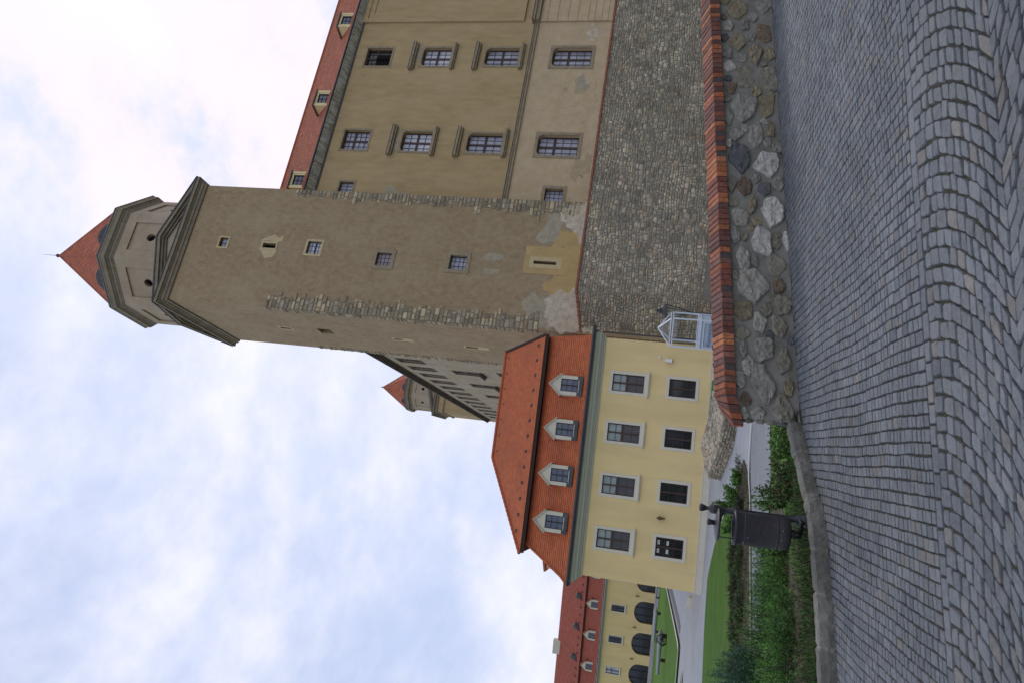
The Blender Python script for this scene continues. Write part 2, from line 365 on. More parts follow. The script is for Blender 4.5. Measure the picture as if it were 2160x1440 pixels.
def rubble(mb, P, L_, z0f, z1f, hr=(.14, .3), wr=(.18, .55), g=.025, h=(.04, .09), seed=1, u0=0.0, clip=None, bright=1.0, tint=None):
    rnd = random.Random(seed); zmin = min(z0f(u) for u in (u0, (u0 + L_) / 2, L_)); zmax = max(z1f(u) for u in (u0, (u0 + L_) / 2, L_))
    z = zmin
    while z < zmax:
        ch = rnd.uniform(*hr); u = u0 - rnd.uniform(0, .3); ph = rnd.uniform(0, 9)
        while u < L_:
            w = rnd.uniform(*wr) * (.7 if rnd.random() < .35 else 1.15)
            wob = .55 * ch * noise.noise(Vector((u * .9, z * .25, seed + 2))) * 1.8 + rnd.uniform(-.02, .02)
            split = ch > (hr[0] + hr[1]) / 2 and rnd.random() < .35
            cells = [(z, z + ch)] if not split else [(z, z + ch * .5), (z + ch * .5, z + ch)]
            for (za, zb) in cells:
                a, b = max(u, u0), min(u + w, L_); zc, zd = max(za + wob, z0f((a + b) / 2)), min(zb + wob, z1f((a + b) / 2))
                if b - a < .06 or zd - zc < .05: continue
                if clip and clip((a + b) / 2, (zc + zd) / 2): continue
                gg = g * rnd.uniform(.5, 1.2); a_, b_, c_, d_ = a + gg, b - gg, zc + gg * .8, zd - gg * .8
                if b_ - a_ < .04 or d_ - c_ < .03: continue
                ju, jw = (b_ - a_) * .2, (d_ - c_) * .26; r = lambda k: rnd.uniform(0, k)
                out = [(a_ + r(ju), c_ + r(jw) * .5), (b_ - r(ju), c_ + r(jw) * .5), (b_ - r(ju) * .3, c_ + r(jw) + jw * .8), (b_ - r(ju) * .3, d_ - r(jw) - jw * .4), (b_ - ju * .5 - r(ju), d_ - r(jw) * .4), (a_ + ju * .5 + r(ju), d_ - r(jw) * .4), (a_ + r(ju) * .3, d_ - r(jw) - jw * .5), (a_ + r(ju) * .3, c_ + r(jw) + jw * .6)]
                t = rnd.choice(STONE_TINTS); k = rnd.uniform(.76, 1.12) * bright * (1.02 + .35 * noise.noise(Vector((u * .22, z * .35, seed))) + .3 * noise.noise(Vector((u * .8, z * 1.1, seed + 4))))
                if tint: t = tuple(t[i] * tint[i] for i in range(3))
                mb.slab(P, out, rnd.uniform(*h), min(b_ - a_, d_ - c_) * .22, (t[0] * k, t[1] * k, t[2] * k))
            u += w
        z += ch
def blotch(cx, cz, rx, rz, seed, n=26, rough=.28):
    return [(cx + rx * cos(2 * pi * i / n) * (1 + rough * noise.noise(Vector((cos(2 * pi * i / n) * 1.7, sin(2 * pi * i / n) * 1.7, seed))) * 2.2),
             cz + rz * sin(2 * pi * i / n) * (1 + rough * noise.noise(Vector((cos(2 * pi * i / n) * 1.9, sin(2 * pi * i / n) * 1.9, seed + 5))) * 2.2)) for i in range(n)]
def roughen(pts, amp=.16, step=.12):
    out = []; n = len(pts)
    for i in range(n):
        a, b = pts[i], pts[(i + 1) % n]; L_ = hypot(b[0] - a[0], b[1] - a[1]); k = max(1, int(L_ / step)); nx_, nz_ = -(b[1] - a[1]) / max(L_, 1e-6), (b[0] - a[0]) / max(L_, 1e-6)
        for j in range(k):
            f = j / k; x, z = a[0] + (b[0] - a[0]) * f, a[1] + (b[1] - a[1]) * f
            d = amp * (noise.noise(Vector((x * 1.6, z * 1.6, 1))) + .6 * noise.noise(Vector((x * 4.5, z * 4.5, 7))) + .35 * noise.noise(Vector((x * 11, z * 11, 3)))) * 1.6
            out.append((x + nx_ * d, z + nz_ * d))
    return out
def patch(root, mats, pts, y, th=.012, name='plaster_patch', sub=None, **kw):
    sz_ = max(max(p[0] for p in pts) - min(p[0] for p in pts), .3); pts = roughen(pts, min(.2, .1 * sz_), min(.12, sz_ * .06))
    m = MB(sub); n = len(pts); mu = sum(p[0] for p in pts) / n; mz = sum(p[1] for p in pts) / n
    a = [m.vert(x, y, z) for x, z in pts]; b = [m.vert(x, y - th, z) for x, z in [(mu + (x - mu) * .985, mz + (z - mz) * .985) for x, z in pts]]
    for k in range(n): m.face([a[k], a[(k + 1) % n], b[(k + 1) % n], b[k]])
    cc = m.vert(mu, y - th, mz)
    from mathutils.geometry import tessellate_polygon
    for t in tessellate_polygon([[Vector((m.v[i][0], m.v[i][1], m.v[i][2])) for i in b]]): m.face([b[i] for i in t])
    return m.build(name, mats, root, **kw)

# ================================================================== THE PRINCIPAL TOWER
HT = radians(20.02); T0 = (0.92, 48.0)
def fpt(o, deg, a, b):
    t = radians(deg); return (o[0] + a * cos(t) - b * sin(t), o[1] + a * sin(t) + b * cos(t))
def edge_sub(p, q):      # local frame whose x runs p->q
    return (p[0], p[1], atan2(q[1] - p[1], q[0] - p[0])), hypot(q[0] - p[0], q[1] - p[1])
def offset_poly(P, e):
    n = len(P); out = []
    for i in range(n):
        a, b, c = Vector(P[i - 1]), Vector(P[i]), Vector(P[(i + 1) % n])
        d1 = (b - a).normalized(); d2 = (c - b).normalized(); n1 = Vector((d1.y, -d1.x)); n2 = Vector((d2.y, -d2.x))
        k = (n1 + n2); k /= (1 + n1.dot(n2)); out.append(tuple(b + k * e))
    return out
def bands(mb, P, prof):   # stacked courses following a footprint; prof=(z0,z1,overhang,overhang_top)
    for z0, z1, e0, e1 in prof: mb.prism(offset_poly(P, e0), z0, z1, poly1=offset_poly(P, e1))
def octagon(cx, cy, a):
    k = a * .41421356; return [(cx - k, cy - a), (cx + k, cy - a), (cx + a, cy - k), (cx + a, cy + k), (cx + k, cy + a), (cx - k, cy + a), (cx - a, cy + k), (cx - a, cy - k)]
def tower_top(root, FP, zc, hc, ov, rise, cen, ap, zd, hd, ovd, zap, zmast, k=1.0, oculi=True):
    m = MB(); bands(m, FP, [(zc, zc + hc * .25, .12 * k, .2 * k), (zc + hc * .25 + .004, zc + hc * .5, .26 * k, .26 * k), (zc + hc * .5 + .004, zc + hc * .62, .3 * k, .42 * k), (zc + hc * .62 + .004, zc + hc * .9, ov, ov)])
    m.m = 1; bands(m, FP, [(zc + hc * .9 + .004, zc + hc, ov + .05, ov + .02)])
    m.build('cornice', ['cornice_stone', 'lead'], root)
    zb = zc + hc + .004
    for i in range(4):
        p, q = FP[i], FP[(i + 1) % 4]; sub, L_ = edge_sub(p, q)
        m = MB(sub); A, B, mid = -ov, L_ + ov, L_ / 2
        def tri(a, zz, ap_z): return [(a, zz), (L_ - a, zz), (mid, ap_z)]
        sl = rise / (mid + ov)
        y1 = .55 * k
        def chev(t0, t1, yo, mi):      # sloping band between depths t0..t1 below the rake
            m.m = mi
            for sgn in (1, -1):
                X = lambda x: x if sgn > 0 else L_ - x
                pts = [(-ov + t0 / sl if False else -ov, zb)]
                xa0 = -ov + t0 / sl; xa1 = -ov + t1 / sl
                poly_ = [(X(xa0), zb), (X(xa1), zb), (X(mid), zb + rise - t1), (X(mid), zb + rise - t0)]
                m.exy(poly_, -yo, y1)
        chev(0, .1 * k, ov + .04, 1); chev(.1 * k + .003, .38 * k, ov - .02, 0); chev(.38 * k + .003, .55 * k, ov * .6, 0); chev(.55 * k + .003, .72 * k, ov * .3, 0)
        m.m = 2; m.exy([(-ov + .74 * k / sl, zb), (L_ + ov - .74 * k / sl, zb), (mid, zb + rise - .74 * k)], -.02, y1)
        m.build('pediment', ['cornice_stone', 'lead', 'drum_plaster'], root)
    O8 = octagon(cen[0], cen[1], ap)
    m = MB(); dk = m
    occs = []
    for i in range(8):
        p, q = O8[i], O8[(i + 1) % 8]; sub, L_ = edge_sub(p, q); m.sub = sub
        e = .19 * L_; zt = zd - .9 * k
        face_wall(m, 0, L_, zc, zd, [(e, L_ - e, zc + .6 * k, zt)], depth=.13 * k)
        zo = zd - 2.7 * k; r = .40 * k; N_ = 18
        # panel back with a round opening
        cir = [(L_ / 2 + r * .85 * cos(2 * pi * j / N_), zo + r * sin(2 * pi * j / N_)) for j in range(N_)]
        rc = []
        for (x, z) in cir:
            dx, dz = x - L_ / 2, z - zo; tx = (L_ / 2 - e) / abs(dx) if abs(dx) > 1e-6 else 1e9; tz = ((zt - zo) if dz > 0 else (zo - zc - .6 * k)) / abs(dz) if abs(dz) > 1e-6 else 1e9
            t = min(tx, tz); rc.append((L_ / 2 + dx * t, zo + dz * t))
        yb = .13 * k
        for j in range(N_):
            j2 = (j + 1) % N_
            m.poly([(cir[j][0], yb, cir[j][1]), (cir[j2][0], yb, cir[j2][1]), (rc[j2][0], yb, rc[j2][1]), (rc[j][0], yb, rc[j][1])])
            m.poly([(cir[j][0], yb, cir[j][1]), (cir[j2][0], yb, cir[j2][1]), (cir[j2][0], yb + .5, cir[j2][1]), (cir[j][0], yb + .5, cir[j][1])])
        for cx0, cz0 in ((e, zc + .6 * k), (L_ - e, zc + .6 * k), (e, zt), (L_ - e, zt)):
            near = sorted(rc, key=lambda t: (t[0] - cx0) ** 2 + (t[1] - cz0) ** 2)[:2]
            m.poly([(cx0, yb, cz0), (near[0][0], yb, near[0][1]), (near[1][0], yb, near[1][1])])
        occ = MB(sub); occ.poly([(x, yb + .35, z) for x, z in cir]); occs.append(occ)
    m.sub = None
    d = m.build('drum', 'drum_plaster', root)
    for occ in occs: sub_of(occ, 'round_window', 'void', d, root)
    m = MB(); h = hd
    bands(m, O8, [(zd, zd + h * .12, .03, .1 * k), (zd + h * .12 + .004, zd + h * .3, .13 * k, .13 * k), (zd + h * .3 + .004, zd + h * .42, .16 * k, .3 * k), (zd + h * .42 + .004, zd + h * .72, ovd - .06 * k, ovd - .02 * k), (zd + h * .72 + .004, zd + h * .86, ovd, ovd + .03 * k)])
    m.m = 1; bands(m, O8, [(zd + h * .86 + .004, zd + h, ovd + .08 * k, ovd)])
    m.build('drum_cornice', ['cornice_stone', 'lead'], root)
    R8 = octagon(cen[0], cen[1], ap + ovd - .35 * k); zr = zd + h + .004
    m = MB(); ctr = Vector((cen[0], cen[1], zap))
    m.m = 1; m.prism(R8, zr, zr + .25 * k); m.m = 0
    R9 = octagon(cen[0], cen[1], ap + ovd - .42 * k)
    for i in range(8):
        A, B = Vector((*R9[i], zr + .26 * k)), Vector((*R9[(i + 1) % 8], zr + .26 * k))
        ta, tb = A.lerp(ctr, .985), B.lerp(ctr, .985)
        tiles(m, A, B, tb, ta, tw=.3 * k, rh=.34 * k, lift=.02, var=.12)
        m.tube([A, A.lerp(ctr, .99)], .09 * k, 5, c=(.8, .75, .75))
    rf = m.build('roof', ['old_roof', 'lead'], root)
    for i in range(8):     # eyebrow vents
        p, q = R9[i], R9[(i + 1) % 8]; sub, L_ = edge_sub(p, q); m = MB(sub); pts = [(L_ / 2 + 1.15 * k * t, zr + .26 * k + .75 * k * (1 - t * t)) for t in [j / 8 - 1 for j in range(17)]]
        m.exy([(L_ / 2 - 1.15 * k, zr + .26 * k)] + pts[1:-1] + [(L_ / 2 + 1.15 * k, zr + .26 * k)], .02, .9 * k); 
        v = m.build('eyebrow_vent', 'lead', root); v.parent = rf
        m = MB(sub)
        for t in (-.62, -.2, .22, .64):
            w_ = .17 * k; z_ = zr + .3 * k; hh = .62 * k * (1 - t * t) - .06 * k
            m.box(L_ / 2 + 1.1 * k * t - w_, L_ / 2 + 1.1 * k * t + w_, -.005, .019, z_, z_ + max(.12 * k, hh))
        sub_of(m, 'vent_glass', 'glass_dark', v, root)
    m = MB(); m.lathe(cen[0], cen[1], [(.2 * k, zap - .5 * k), (.12 * k, zap - .1), (.08 * k, zap), (.15 * k, zap + .08 * k), (.18 * k, zap + .2 * k), (.12 * k, zap + .32 * k), (.03, zap + .38 * k), (.014, zmast - .5), (.008, zmast)], 10)
    m.build('finial', 'lead', root)

def quoins(root, sub, side, z0, z1, seed, lo=.45, hi=1.25, name='quoins', wfun=None):
    """rough corner stones on one face; side=+1 grows in +x from x=0, -1 grows in -x from x=0"""
    rnd = random.Random(seed); m = MB(sub); z = z0
    def P(u, w, off): return (side * u, -off, w)
    while z < z1:
        h = rnd.uniform(.24, .4); wtot = (wfun(z) if wfun else 1) * (lo + (hi - lo) * (.5 + .5 * noise.noise(Vector((z * .9, seed, 0))) + rnd.uniform(-.28, .28))); u = -.01
        while u < wtot:
            w = rnd.uniform(.3, .75)
            if u + w > wtot * 1.25: w = max(.22, wtot - u)
            k = rnd.uniform(.8, 1.35); t = rnd.choice(STONE_TINTS[:6]); g = .014
            a, b, c, d = u + g, u + w - g, z + g, z + h - g
            j = lambda s: rnd.uniform(0, s)
            m.slab(P, [(a + j(.03), c + j(.02)), (b - j(.03), c + j(.02)), (b - j(.02), d - j(.03)), (a + j(.02), d - j(.03))], rnd.uniform(.035, .09), .045, (t[0] * k, t[1] * k, t[2] * k)); u += w
        z += h
    zz = z0
    while zz < z1:      # rough mortar the stones are bedded in
        ww = (wfun(zz) if wfun else 1) * (lo + (hi - lo) * .5) * rnd.uniform(.85, 1.05); xa, xb = sorted((0, side * ww)); m.box(xa, xb, -.022, .0, zz, min(zz + .45, z1), c=(.72, .7, .66)); zz += .45
    return m.build(name, 'quoin_stone', root)

tower = frame('castle_tower', *T0, -1.5, 20.02, 'tall square plastered castle tower with octagonal top and pointed red roof', 'tower')
FP = [(0, 0), (10.4, 0), (10.96, 10.345), (.564, 10.345)]
tw_w = [(4.83, 5.67, 36.24, 36.97), (4.98, 5.42, 31.95, 33.1), (4.72, 5.82, 28.12, 29.28), (4.12, 5.22, 22.16, 23.36), (4.22, 5.38, 16.25, 17.55), (5.12, 5.36, 9.6, 11.25)]
m = MB(); face_wall(m, 0, 10.4, -1.5, 40, tw_w, depth=.45)
subL, LL = edge_sub(FP[3], FP[0])
lw = [(LL - 5.38, LL - 4.9, 31.75, 32.75), (LL - 5.6, LL - 4.45, 28.0, 29.2), (LL - 5.55, LL - 5.15, 22.0, 22.75), (LL - 6.0, LL - 5.5, 15.8, 16.8)]
m.sub = subL; face_wall(m, 0, LL, -1.5, 40, lw, depth=.5)
for a, b in ((1, 2), (2, 3)):
    sb, L_ = edge_sub(FP[a], FP[b]); m.sub = sb; face_wall(m, 0, L_, -1.5, 40)
m.sub = None
m.build('wall', 'tower_plaster', tower)
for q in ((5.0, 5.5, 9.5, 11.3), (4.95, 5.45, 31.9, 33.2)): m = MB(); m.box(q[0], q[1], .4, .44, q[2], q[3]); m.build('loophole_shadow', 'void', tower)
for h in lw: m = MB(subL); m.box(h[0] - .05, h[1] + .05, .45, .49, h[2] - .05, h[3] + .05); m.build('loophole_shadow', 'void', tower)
window(tower, *tw_w[0], rec=.25, nx=2, nz=2, gm='glass_white', fm='window_dark', fw=.035, sur=(.13, .03, 'ochre_pale'))
window(tower, *tw_w[2], rec=.2, nx=3, nz=4, gm='glass_white', fm='window_dark', fw=.03, sur=(.17, .03, 'ochre_pale'), cross=(None, .45))
window(tower, *tw_w[3], rec=.18, nx=3, nz=4, gm='glass_mauve', fm='window_dark', fw=.03, sur=(.27, .05, 'sandstone'))
window(tower, *tw_w[4], rec=.25, nx=3, nz=4, gm='glass_curtain', fm='window_dark', fw=.04, sur=(.27, .05, 'sandstone'))
m = MB(); face_wall(m, 4.82, 5.58, 31.82, 33.24, [(4.985, 5.415, 31.955, 33.095)], depth=.06, y=-.03, edges=.03); m.build('loophole_surround', 'ochre_pale', tower)
patch(tower, 'ochre_pale', [(4.81, 31.7), (4.25, 31.95), (4.15, 32.6), (4.5, 32.95), (4.81, 33.2)], -.004)
patch(tower, 'ochre_pale', [(5.6, 31.5), (5.6, 33.35), (5.9, 33.0), (6.2, 32.3), (5.95, 31.9), (6.2, 31.4)], -.004)
m = MB(); face_wall(m, 4.80, 5.68, 9.2, 11.55, [(5.11, 5.37, 9.59, 11.26)], depth=.03, y=-.028, edges=.008); m.build('loophole_surround', 'ochre_pale', tower)
def frame_ring(pts_out, hole, y, th, matn, nm):
    mm = MB(); a, b, c, d = hole; x0 = min(p[0] for p in pts_out); x1 = max(p[0] for p in pts_out); z0 = min(p[1] for p in pts_out); z1 = max(p[1] for p in pts_out)
    face_wall(mm, x0, x1, z0, z1, [hole], depth=th, y=y, edges=th); return mm.build(nm, matn, tower)
frame_ring([(4.32, 8.6), (6.55, 11.95)], (4.82, 5.66, 9.22, 11.53), -.018, .014, 'ochre_patch', 'plaster_patch')
patch(tower, 'ochre_patch', [(3.5, 6.6), (3.2, 7.8), (3.1, 9.3), (2.7, 9.9), (3.4, 10.3), (4.3, 9.6), (4.3, 9.2), (6.5, 9.2), (6.7, 9.9), (7.6, 10.3), (8.3, 10.2), (7.9, 9.3), (8.0, 8.0), (7.7, 6.6)], -.004, th=.008, label='ochre repaired plaster under the arrow slit')
patch(tower, 'ochre_patch', [(2.9, 6.4), (2.8, 9.8), (4.32, 9.5), (4.3, 6.4)], -.002, th=.005)
patch(tower, 'white_patch', [(.1, 5.8), (.1, 8.6), (.35, 9.3), (1.0, 9.9), (1.5, 9.7), (2.3, 9.95), (2.9, 9.6), (3.1, 8.6), (3.35, 7.9), (3.4, 6.9), (3.2, 5.8)], -.016, th=.014, label='large bare white plaster patch at the tower foot')
patch(tower, 'grey_patch', [(.1, 9.2), (.2, 10.3), (.9, 10.9), (1.5, 11.4), (2.1, 11.7), (2.6, 11.2), (3.0, 10.9), (2.6, 10.3), (2.9, 9.7), (1.9, 9.4), (1.1, 9.5)], -.006, th=.01)
patch(tower, 'white_patch', [(6.9, 5.8), (6.7, 7.6), (7.0, 8.2), (7.9, 8.7), (8.2, 9.3), (8.8, 9.7), (9.5, 9.9), (10.3, 9.4), (10.35, 5.8)], -.016, th=.014)
patch(tower, 'grey_patch', [(6.95, 9.9), (6.8, 10.9), (7.3, 11.35), (8.2, 10.9), (9.0, 10.8), (9.4, 10.4), (10.3, 10.3), (10.35, 8.2), (9.3, 8.3), (8.7, 9.2), (8.0, 9.6), (7.4, 9.7)], -.006, th=.01)
patch(tower, 'grey_patch', blotch(5.45, 14.3, .3, .75, 3), -.004, th=.008); patch(tower, 'grey_patch', blotch(4.25, 14.25, .25, .6, 8), -.004, th=.008)
for h, s_ in ((lw[0], 1), (lw[2], 2), (lw[3], 4)):
    cx0 = (h[0] + h[1]) / 2
    m = MB(subL); face_wall(m, h[0] - .16, h[1] + .16, h[2] - .9 if s_ > 1 else h[2] - .15, h[3] + .15, [(h[0] + .004, h[1] - .004, h[2] + .004, h[3] - .004)], depth=.04, y=-.02, edges=.02); m.build('loophole_surround', 'ochre_pale', tower)
qf = lambda z: 1.0 if z < 26 else .85
quoins(tower, (0, 0, 0), 1, 10.2, 31.2, 5, .55, 1.4); quoins(tower, (FP[0][0], FP[0][1], subL[2]), -1, 10.2, 31.2, 6, .3, .8)
quoins(tower, (10.4, 0, 0), -1, 8.4, 31.6, 9, .35, 1.25, wfun=lambda z: 1.25 if z < 14 else 1.0 - .4 * max(0, (z - 22) / 9))
quoins(tower, (FP[3][0], FP[3][1], subL[2]), 1, 8, 31.4, 12, .3, .9)
tower_top(tower, FP, 39.75, .95, .52, 1.75, (5.38, 5.22), 5.05, 46.3, 1.3, .42, 57.1, 59.0)

# ================================================================== PALACE RANGE (right of the tower)
pp = fpt(T0, 20.02, 0, 2.0)
pal = frame('palace_wing', pp[0], pp[1], 6, 20.02, 'ochre plastered palace wing with hooded windows, right of the tall tower', 'palace')
holes = []
colsP = [16.83, 25.8]
for c in colsP:
    holes += [(c - 1.0, c + 1.0, 27.65, 30.05), (c - 1.0, c + 1.0, 22.04, 24.66, .45, .35), (c - .96, c + .96, 15.92, 18.88, .5, .5)]
holesD = [(c - 1.0, c + 1.0, 9.6, 12.95, .5, .5) for c in colsP]
holes += [(11.3, 12.6, 27.95, 29.19)]; holesD += [(11.45, 12.76, 10.24, 11.7)]
m = MB(); face_wall(m, 9.5, 50, 14.8, 31.4, holes, depth=.32); w = m.build('upper_wall', 'palace_plaster', pal)
m = MB(); face_wall(m, 9.5, 29.7, 6, 14.8, holesD, depth=.4); m.build('lower_wall', 'pale_plaster', pal)
m = MB(); m.poly([(50, 0, 6), (50, 8, 6), (50, 8, 31.4), (50, 0, 31.4)]); m.poly([(9.5, 8, 6), (50, 8, 6), (50, 8, 31.4), (9.5, 8, 31.4)]); m.poly([(9.5, 0, 6), (9.5, 8, 6), (9.5, 8, 31.4), (9.5, 0, 31.4)]); m.build('rear_wall', 'palace_plaster', pal)
for i, c in enumerate(colsP):
    w = window(pal, c - 1.0, c + 1.0, 27.65, 30.05, rec=.3, nx=4, nz=5, cross=(.5, .6), gm='glass_curtain' if i == 0 else 'glass_dark', fw=.11, sur=(.17, .03, 'sandstone'))
    if i == 1: tag(w, 'top floor window with an open black casement')
    if i == 1:
        k = MB(); k.box(c - .9, c + .3, .12, .15, 27.75, 29.05); k.box(c - .3, c - .24, -.1, .15, 27.8, 29.0); sub_of(k, 'open_casement', 'void', w, pal)
    window(pal, c - 1.0, c + 1.0, 22.04, 24.66, rec=.3, nx=4, nz=4, cross=(.5, .5), gm='glass_white', fw=.11, sur=(.16, .05, 'sandstone'), arch=(.45, .35), sill=(.42, .3, .2, 'sandstone'), hood=(.5, .36, .2, .75, 'sandstone'))
    window(pal, c - .96, c + .96, 15.92, 18.88, rec=.3, nx=4, nz=4, cross=(.5, .5), gm='glass_curtain', fw=.11, sur=(.16, .05, 'sandstone'), arch=(.5, .5), sill=(.42, .3, .2, 'sandstone'), hood=(.5, .36, .2, .7, 'sandstone'))
    window(pal, c - 1.0, c + 1.0, 9.6, 12.95, rec=.36, nx=4, nz=5, cross=(.5, .6), gm='glass_curtain', fw=.12, sur=(.24, .05, 'sandstone'), arch=(.5, .5))
    for zz, s_ in ((24.95, .9), (15.35, .3)): patch(pal, 'grey_patch', blotch(c + .1, zz + .2, 1.15, .3, c + zz, rough=.5), -.003, th=.006, name='weathered_patch')
window(pal, 11.3, 12.6, 27.95, 29.19, rec=.2, nx=4, nz=2, gm='glass_curtain', fw=.05, sur=(.17, .03, 'sandstone'))
window(pal, 11.45, 12.76, 10.24, 11.7, rec=.3, nx=4, nz=4, gm='glass_curtain', fw=.05, sur=(.24, .04, 'sandstone'))
patch(pal, 'grey_patch', blotch(11.4, 24.2, .7, 1.0, 2, rough=.5), -.003, th=.006, name='weathered_patch')
for cx0, cz0, rx, rz, sd_, mt in ((22.0, 10.4, 1.4, 1.1, 3, 'stain'), (23.0, 10.0, .9, .45, 5, 'grey_patch'), (14.6, 9.2, .8, .6, 7, 'stain'), (28.6, 9.8, .7, .45, 11, 'white_patch'), (27.7, 9.7, .35, .2, 13, 'white_patch'), (21.3, 9.6, 1.6, .9, 17, 'pale_plaster'), (23.6, 11.3, .9, .35, 19, 'ochre_pale'), (15.6, 8.9, .8, .5, 23, 'stain')):
    patch(pal, mt, blotch(cx0, cz0, rx, rz, sd_, rough=.55), -.003 - sd_ * .0006, th=.004, name='plaster_patch')
m = MB()
m.box(9.5, 29.6, -.14, -.001, 14.62, 14.82); m.box(9.5, 29.6, -.2, -.001, 14.83, 14.94); m.m = 1; m.box(9.5, 29.6, -.24, -.001, 14.945, 14.99)
m.m = 0; m.box(29.6, 50, -.42, -.001, 14.6, 14.95); m.box(29.55, 50, -.55, -.001, 14.96, 15.15); m.m = 1; m.box(29.5, 50, -.6, -.001, 15.155, 15.2)
m.build('string_course', ['sandstone', 'lead'], pal)
# projecting bay: framed panels above, banded masonry below
m = MB(); face_wall(m, 29.72, 50, 16.0, 31.3, [(30.15, 49, 16.4, 30.9)], depth=.08, y=-.16, edges=.16)
face_wall(m, 30.15, 49, 16.4, 30.9, [(30.75, 48, 16.9, 30.4)], depth=.07, y=-.08); face_wall(m, 30.75, 48, 16.9, 30.4, [(31.5, 47, 17.5, 29.8)], depth=.008, y=-.012)
m.build('projecting_bay', 'palace_plaster', pal)
m = MB(); z = 8.0; m.box(29.7, 50, -.1, 0, 6, 14.6)
for h in (.62, .55, .62, .55, .92, .84, .93, .9, .56):
    m.box(29.66, 50, -.16, -.101, z + .02, min(z + h - .02, 14.58)); z += h
m.build('banded_base', 'pale_plaster', pal)
m = MB()   # eaves: coved cornice, gutter, roof
m.exy([(0, 0)], 0, 0) if False else None
pr = [(0, 31.25), (-.1, 31.28), (-.35, 31.42), (-.62, 31.62), (-.7, 31.66), (-.7, 31.76), (0, 31.76)]
a = [m.vert(9.5, y, z) for y, z in pr]; b = [m.vert(50, y, z) for y, z in pr]
for k in range(len(pr) - 1): m.face([a[k], b[k], b[k + 1], a[k + 1]])
m.face(a); m.build('cornice', 'cove_stain', pal)
m = MB(); m.box(9.5, 50, -.08, 0.0, 31.12, 31.24); m.tube([(9.5, -.78, 31.8), (50, -.78, 31.8)], .075, 8)
m.build('gutter', 'gutter_dark', pal)
m = MB(); tiles(m, (9.5, -.75, 31.82), (50, -.75, 31.82), (50, 6, 38.6), (9.5, 6, 38.6), tw=.28, rh=.32, lift=.03, var=.1)
tiles(m, (50, 8.5, 35.5), (9.5, 8.5, 35.5), (9.5, 6, 38.6), (50, 6, 38.6), tw=.5, rh=.6, lift=.03); m.tube([(9.5, 6, 38.64), (50, 6, 38.64)], .12, 6, c=(.8, .8, .8))
roofP = m.build('roof', 'old_roof', pal)
for c in (12.55, 21.1, 30.1, 39.2):
    m = MB(); z0, z1, w_ = 32.0, 33.75, .78; y0 = -.05
    sub = None
    face_wall(m, c - w_, c + w_, z0, z1, [(c - .5, c + .5, z0 + .45, z1 - .2)], depth=.15, y=y0)
    for sx in (-1, 1): m.poly([(c + sx * w_, y0, z0), (c + sx * w_, y0, z1), (c + sx * w_, y0 + 1.9, z1 + .25), (c + sx * w_, y0 + 1.2, z0 + .8)])
    m.m = 1; m.hexa([(c - w_ - .12, y0 - .15, z1 + .003), (c + w_ + .12, y0 - .15, z1 + .003), (c + w_ + .12, y0 + 2.2, z1 + .3), (c - w_ - .12, y0 + 2.2, z1 + .3), (c - w_ - .12, y0 - .15, z1 + .09), (c + w_ + .12, y0 - .15, z1 + .09), (c + w_ + .12, y0 + 2.2, z1 + .42), (c - w_ - .12, y0 + 2.2, z1 + .42)])
    m.m = 0
    m.box(c - w_ - .04, c - w_ + .14, y0 - .05, y0 - .002, z0, z1 - .002); m.box(c + w_ - .14, c + w_ + .04, y0 - .05, y0 - .002, z0, z1 - .002)
    d = m.build('dormer', ['dormer_cream', 'lead'], pal); d.parent = roofP
    window(pal, c - .5, c + .5, z0 + .45, z1 - .2, y=y0, rec=.1, nx=2, nz=3, fm='window_dark', gm='glass_sky', fw=.05, parent=d)

# ================================================================== LONG SIDE WING (left of the tower, running away)
wgn = frame('castle_side_wing', -1.12, 57.9, -1, -77.4, 'long grey beige castle side wing with dark eaves, receding behind the tower', 'castle wing')
hl = []
for k in range(14):
    c = -(7.65 + 3.86 * k)
    if c < -53.5: break
    hl.append((c - .75, c + .75, 24.5, 26.9))
hm = [(c - .8, c + .8, 19.55, 22.2) for c in (-11.6, -19.2, -26.9, -34.6, -42.3, -50.0)] + [(c - .8, c + .8, 14.6, 17.2) for c in (-10.6, -18.4, -26.1, -33.8, -41.5)]
m = MB(); face_wall(m, -54.4, 3, -1, 28.0, hl + hm, depth=.75)
m.poly([(-54.4, 0, -1), (-54.4, 14, -1), (-54.4, 14, 28.0), (-54.4, 0, 28.0)]); m.poly([(3, 14, -1), (-54.4, 14, -1), (-54.4, 14, 28.0), (3, 14, 28.0)])
m.build('wall', 'wing_plaster', wgn)
for h in hl: window(wgn, *h, rec=.2, nx=2, nz=3, cross=(.5, .6), gm='glass_matte', fw=.12, sur=(.2, .03, 'eaves_brown'))
for h in hm: window(wgn, *h, rec=.14, nx=2, nz=3, cross=(.5, .6), gm='glass_matte', fw=.12, sur=(.2, .03, 'eaves_brown'), sill=(.3, .35, .2, 'eaves_brown'))
for cx0, cz0, sd_ in ((-8.2, 22.4, 3), (-14.5, 21, 6), (-17, 23.4, 9), (-23, 22, 12), (-9.5, 17.5, 15), (-30, 21, 18), (-22, 18, 21), (-38, 22.6, 24)): patch(wgn, 'grey_patch', blotch(cx0, cz0, 1.0, .25, sd_, rough=.7), -.003, th=.006)
m = MB(); m.box(-54.5, 3, -.12, 0, 27.95, 28.1); m.box(-54.65, 3, -.25, 0, 28.105, 28.24); m.box(-54.8, 3, -.38, 0, 28.245, 28.4); m.build('eaves_cornice', 'eaves_brown', wgn)
m = MB(); m.tube([(-54.9, -.44, 28.46), (3, -.44, 28.46)], .075, 8); m.build('gutter', 'gutter_dark', wgn)
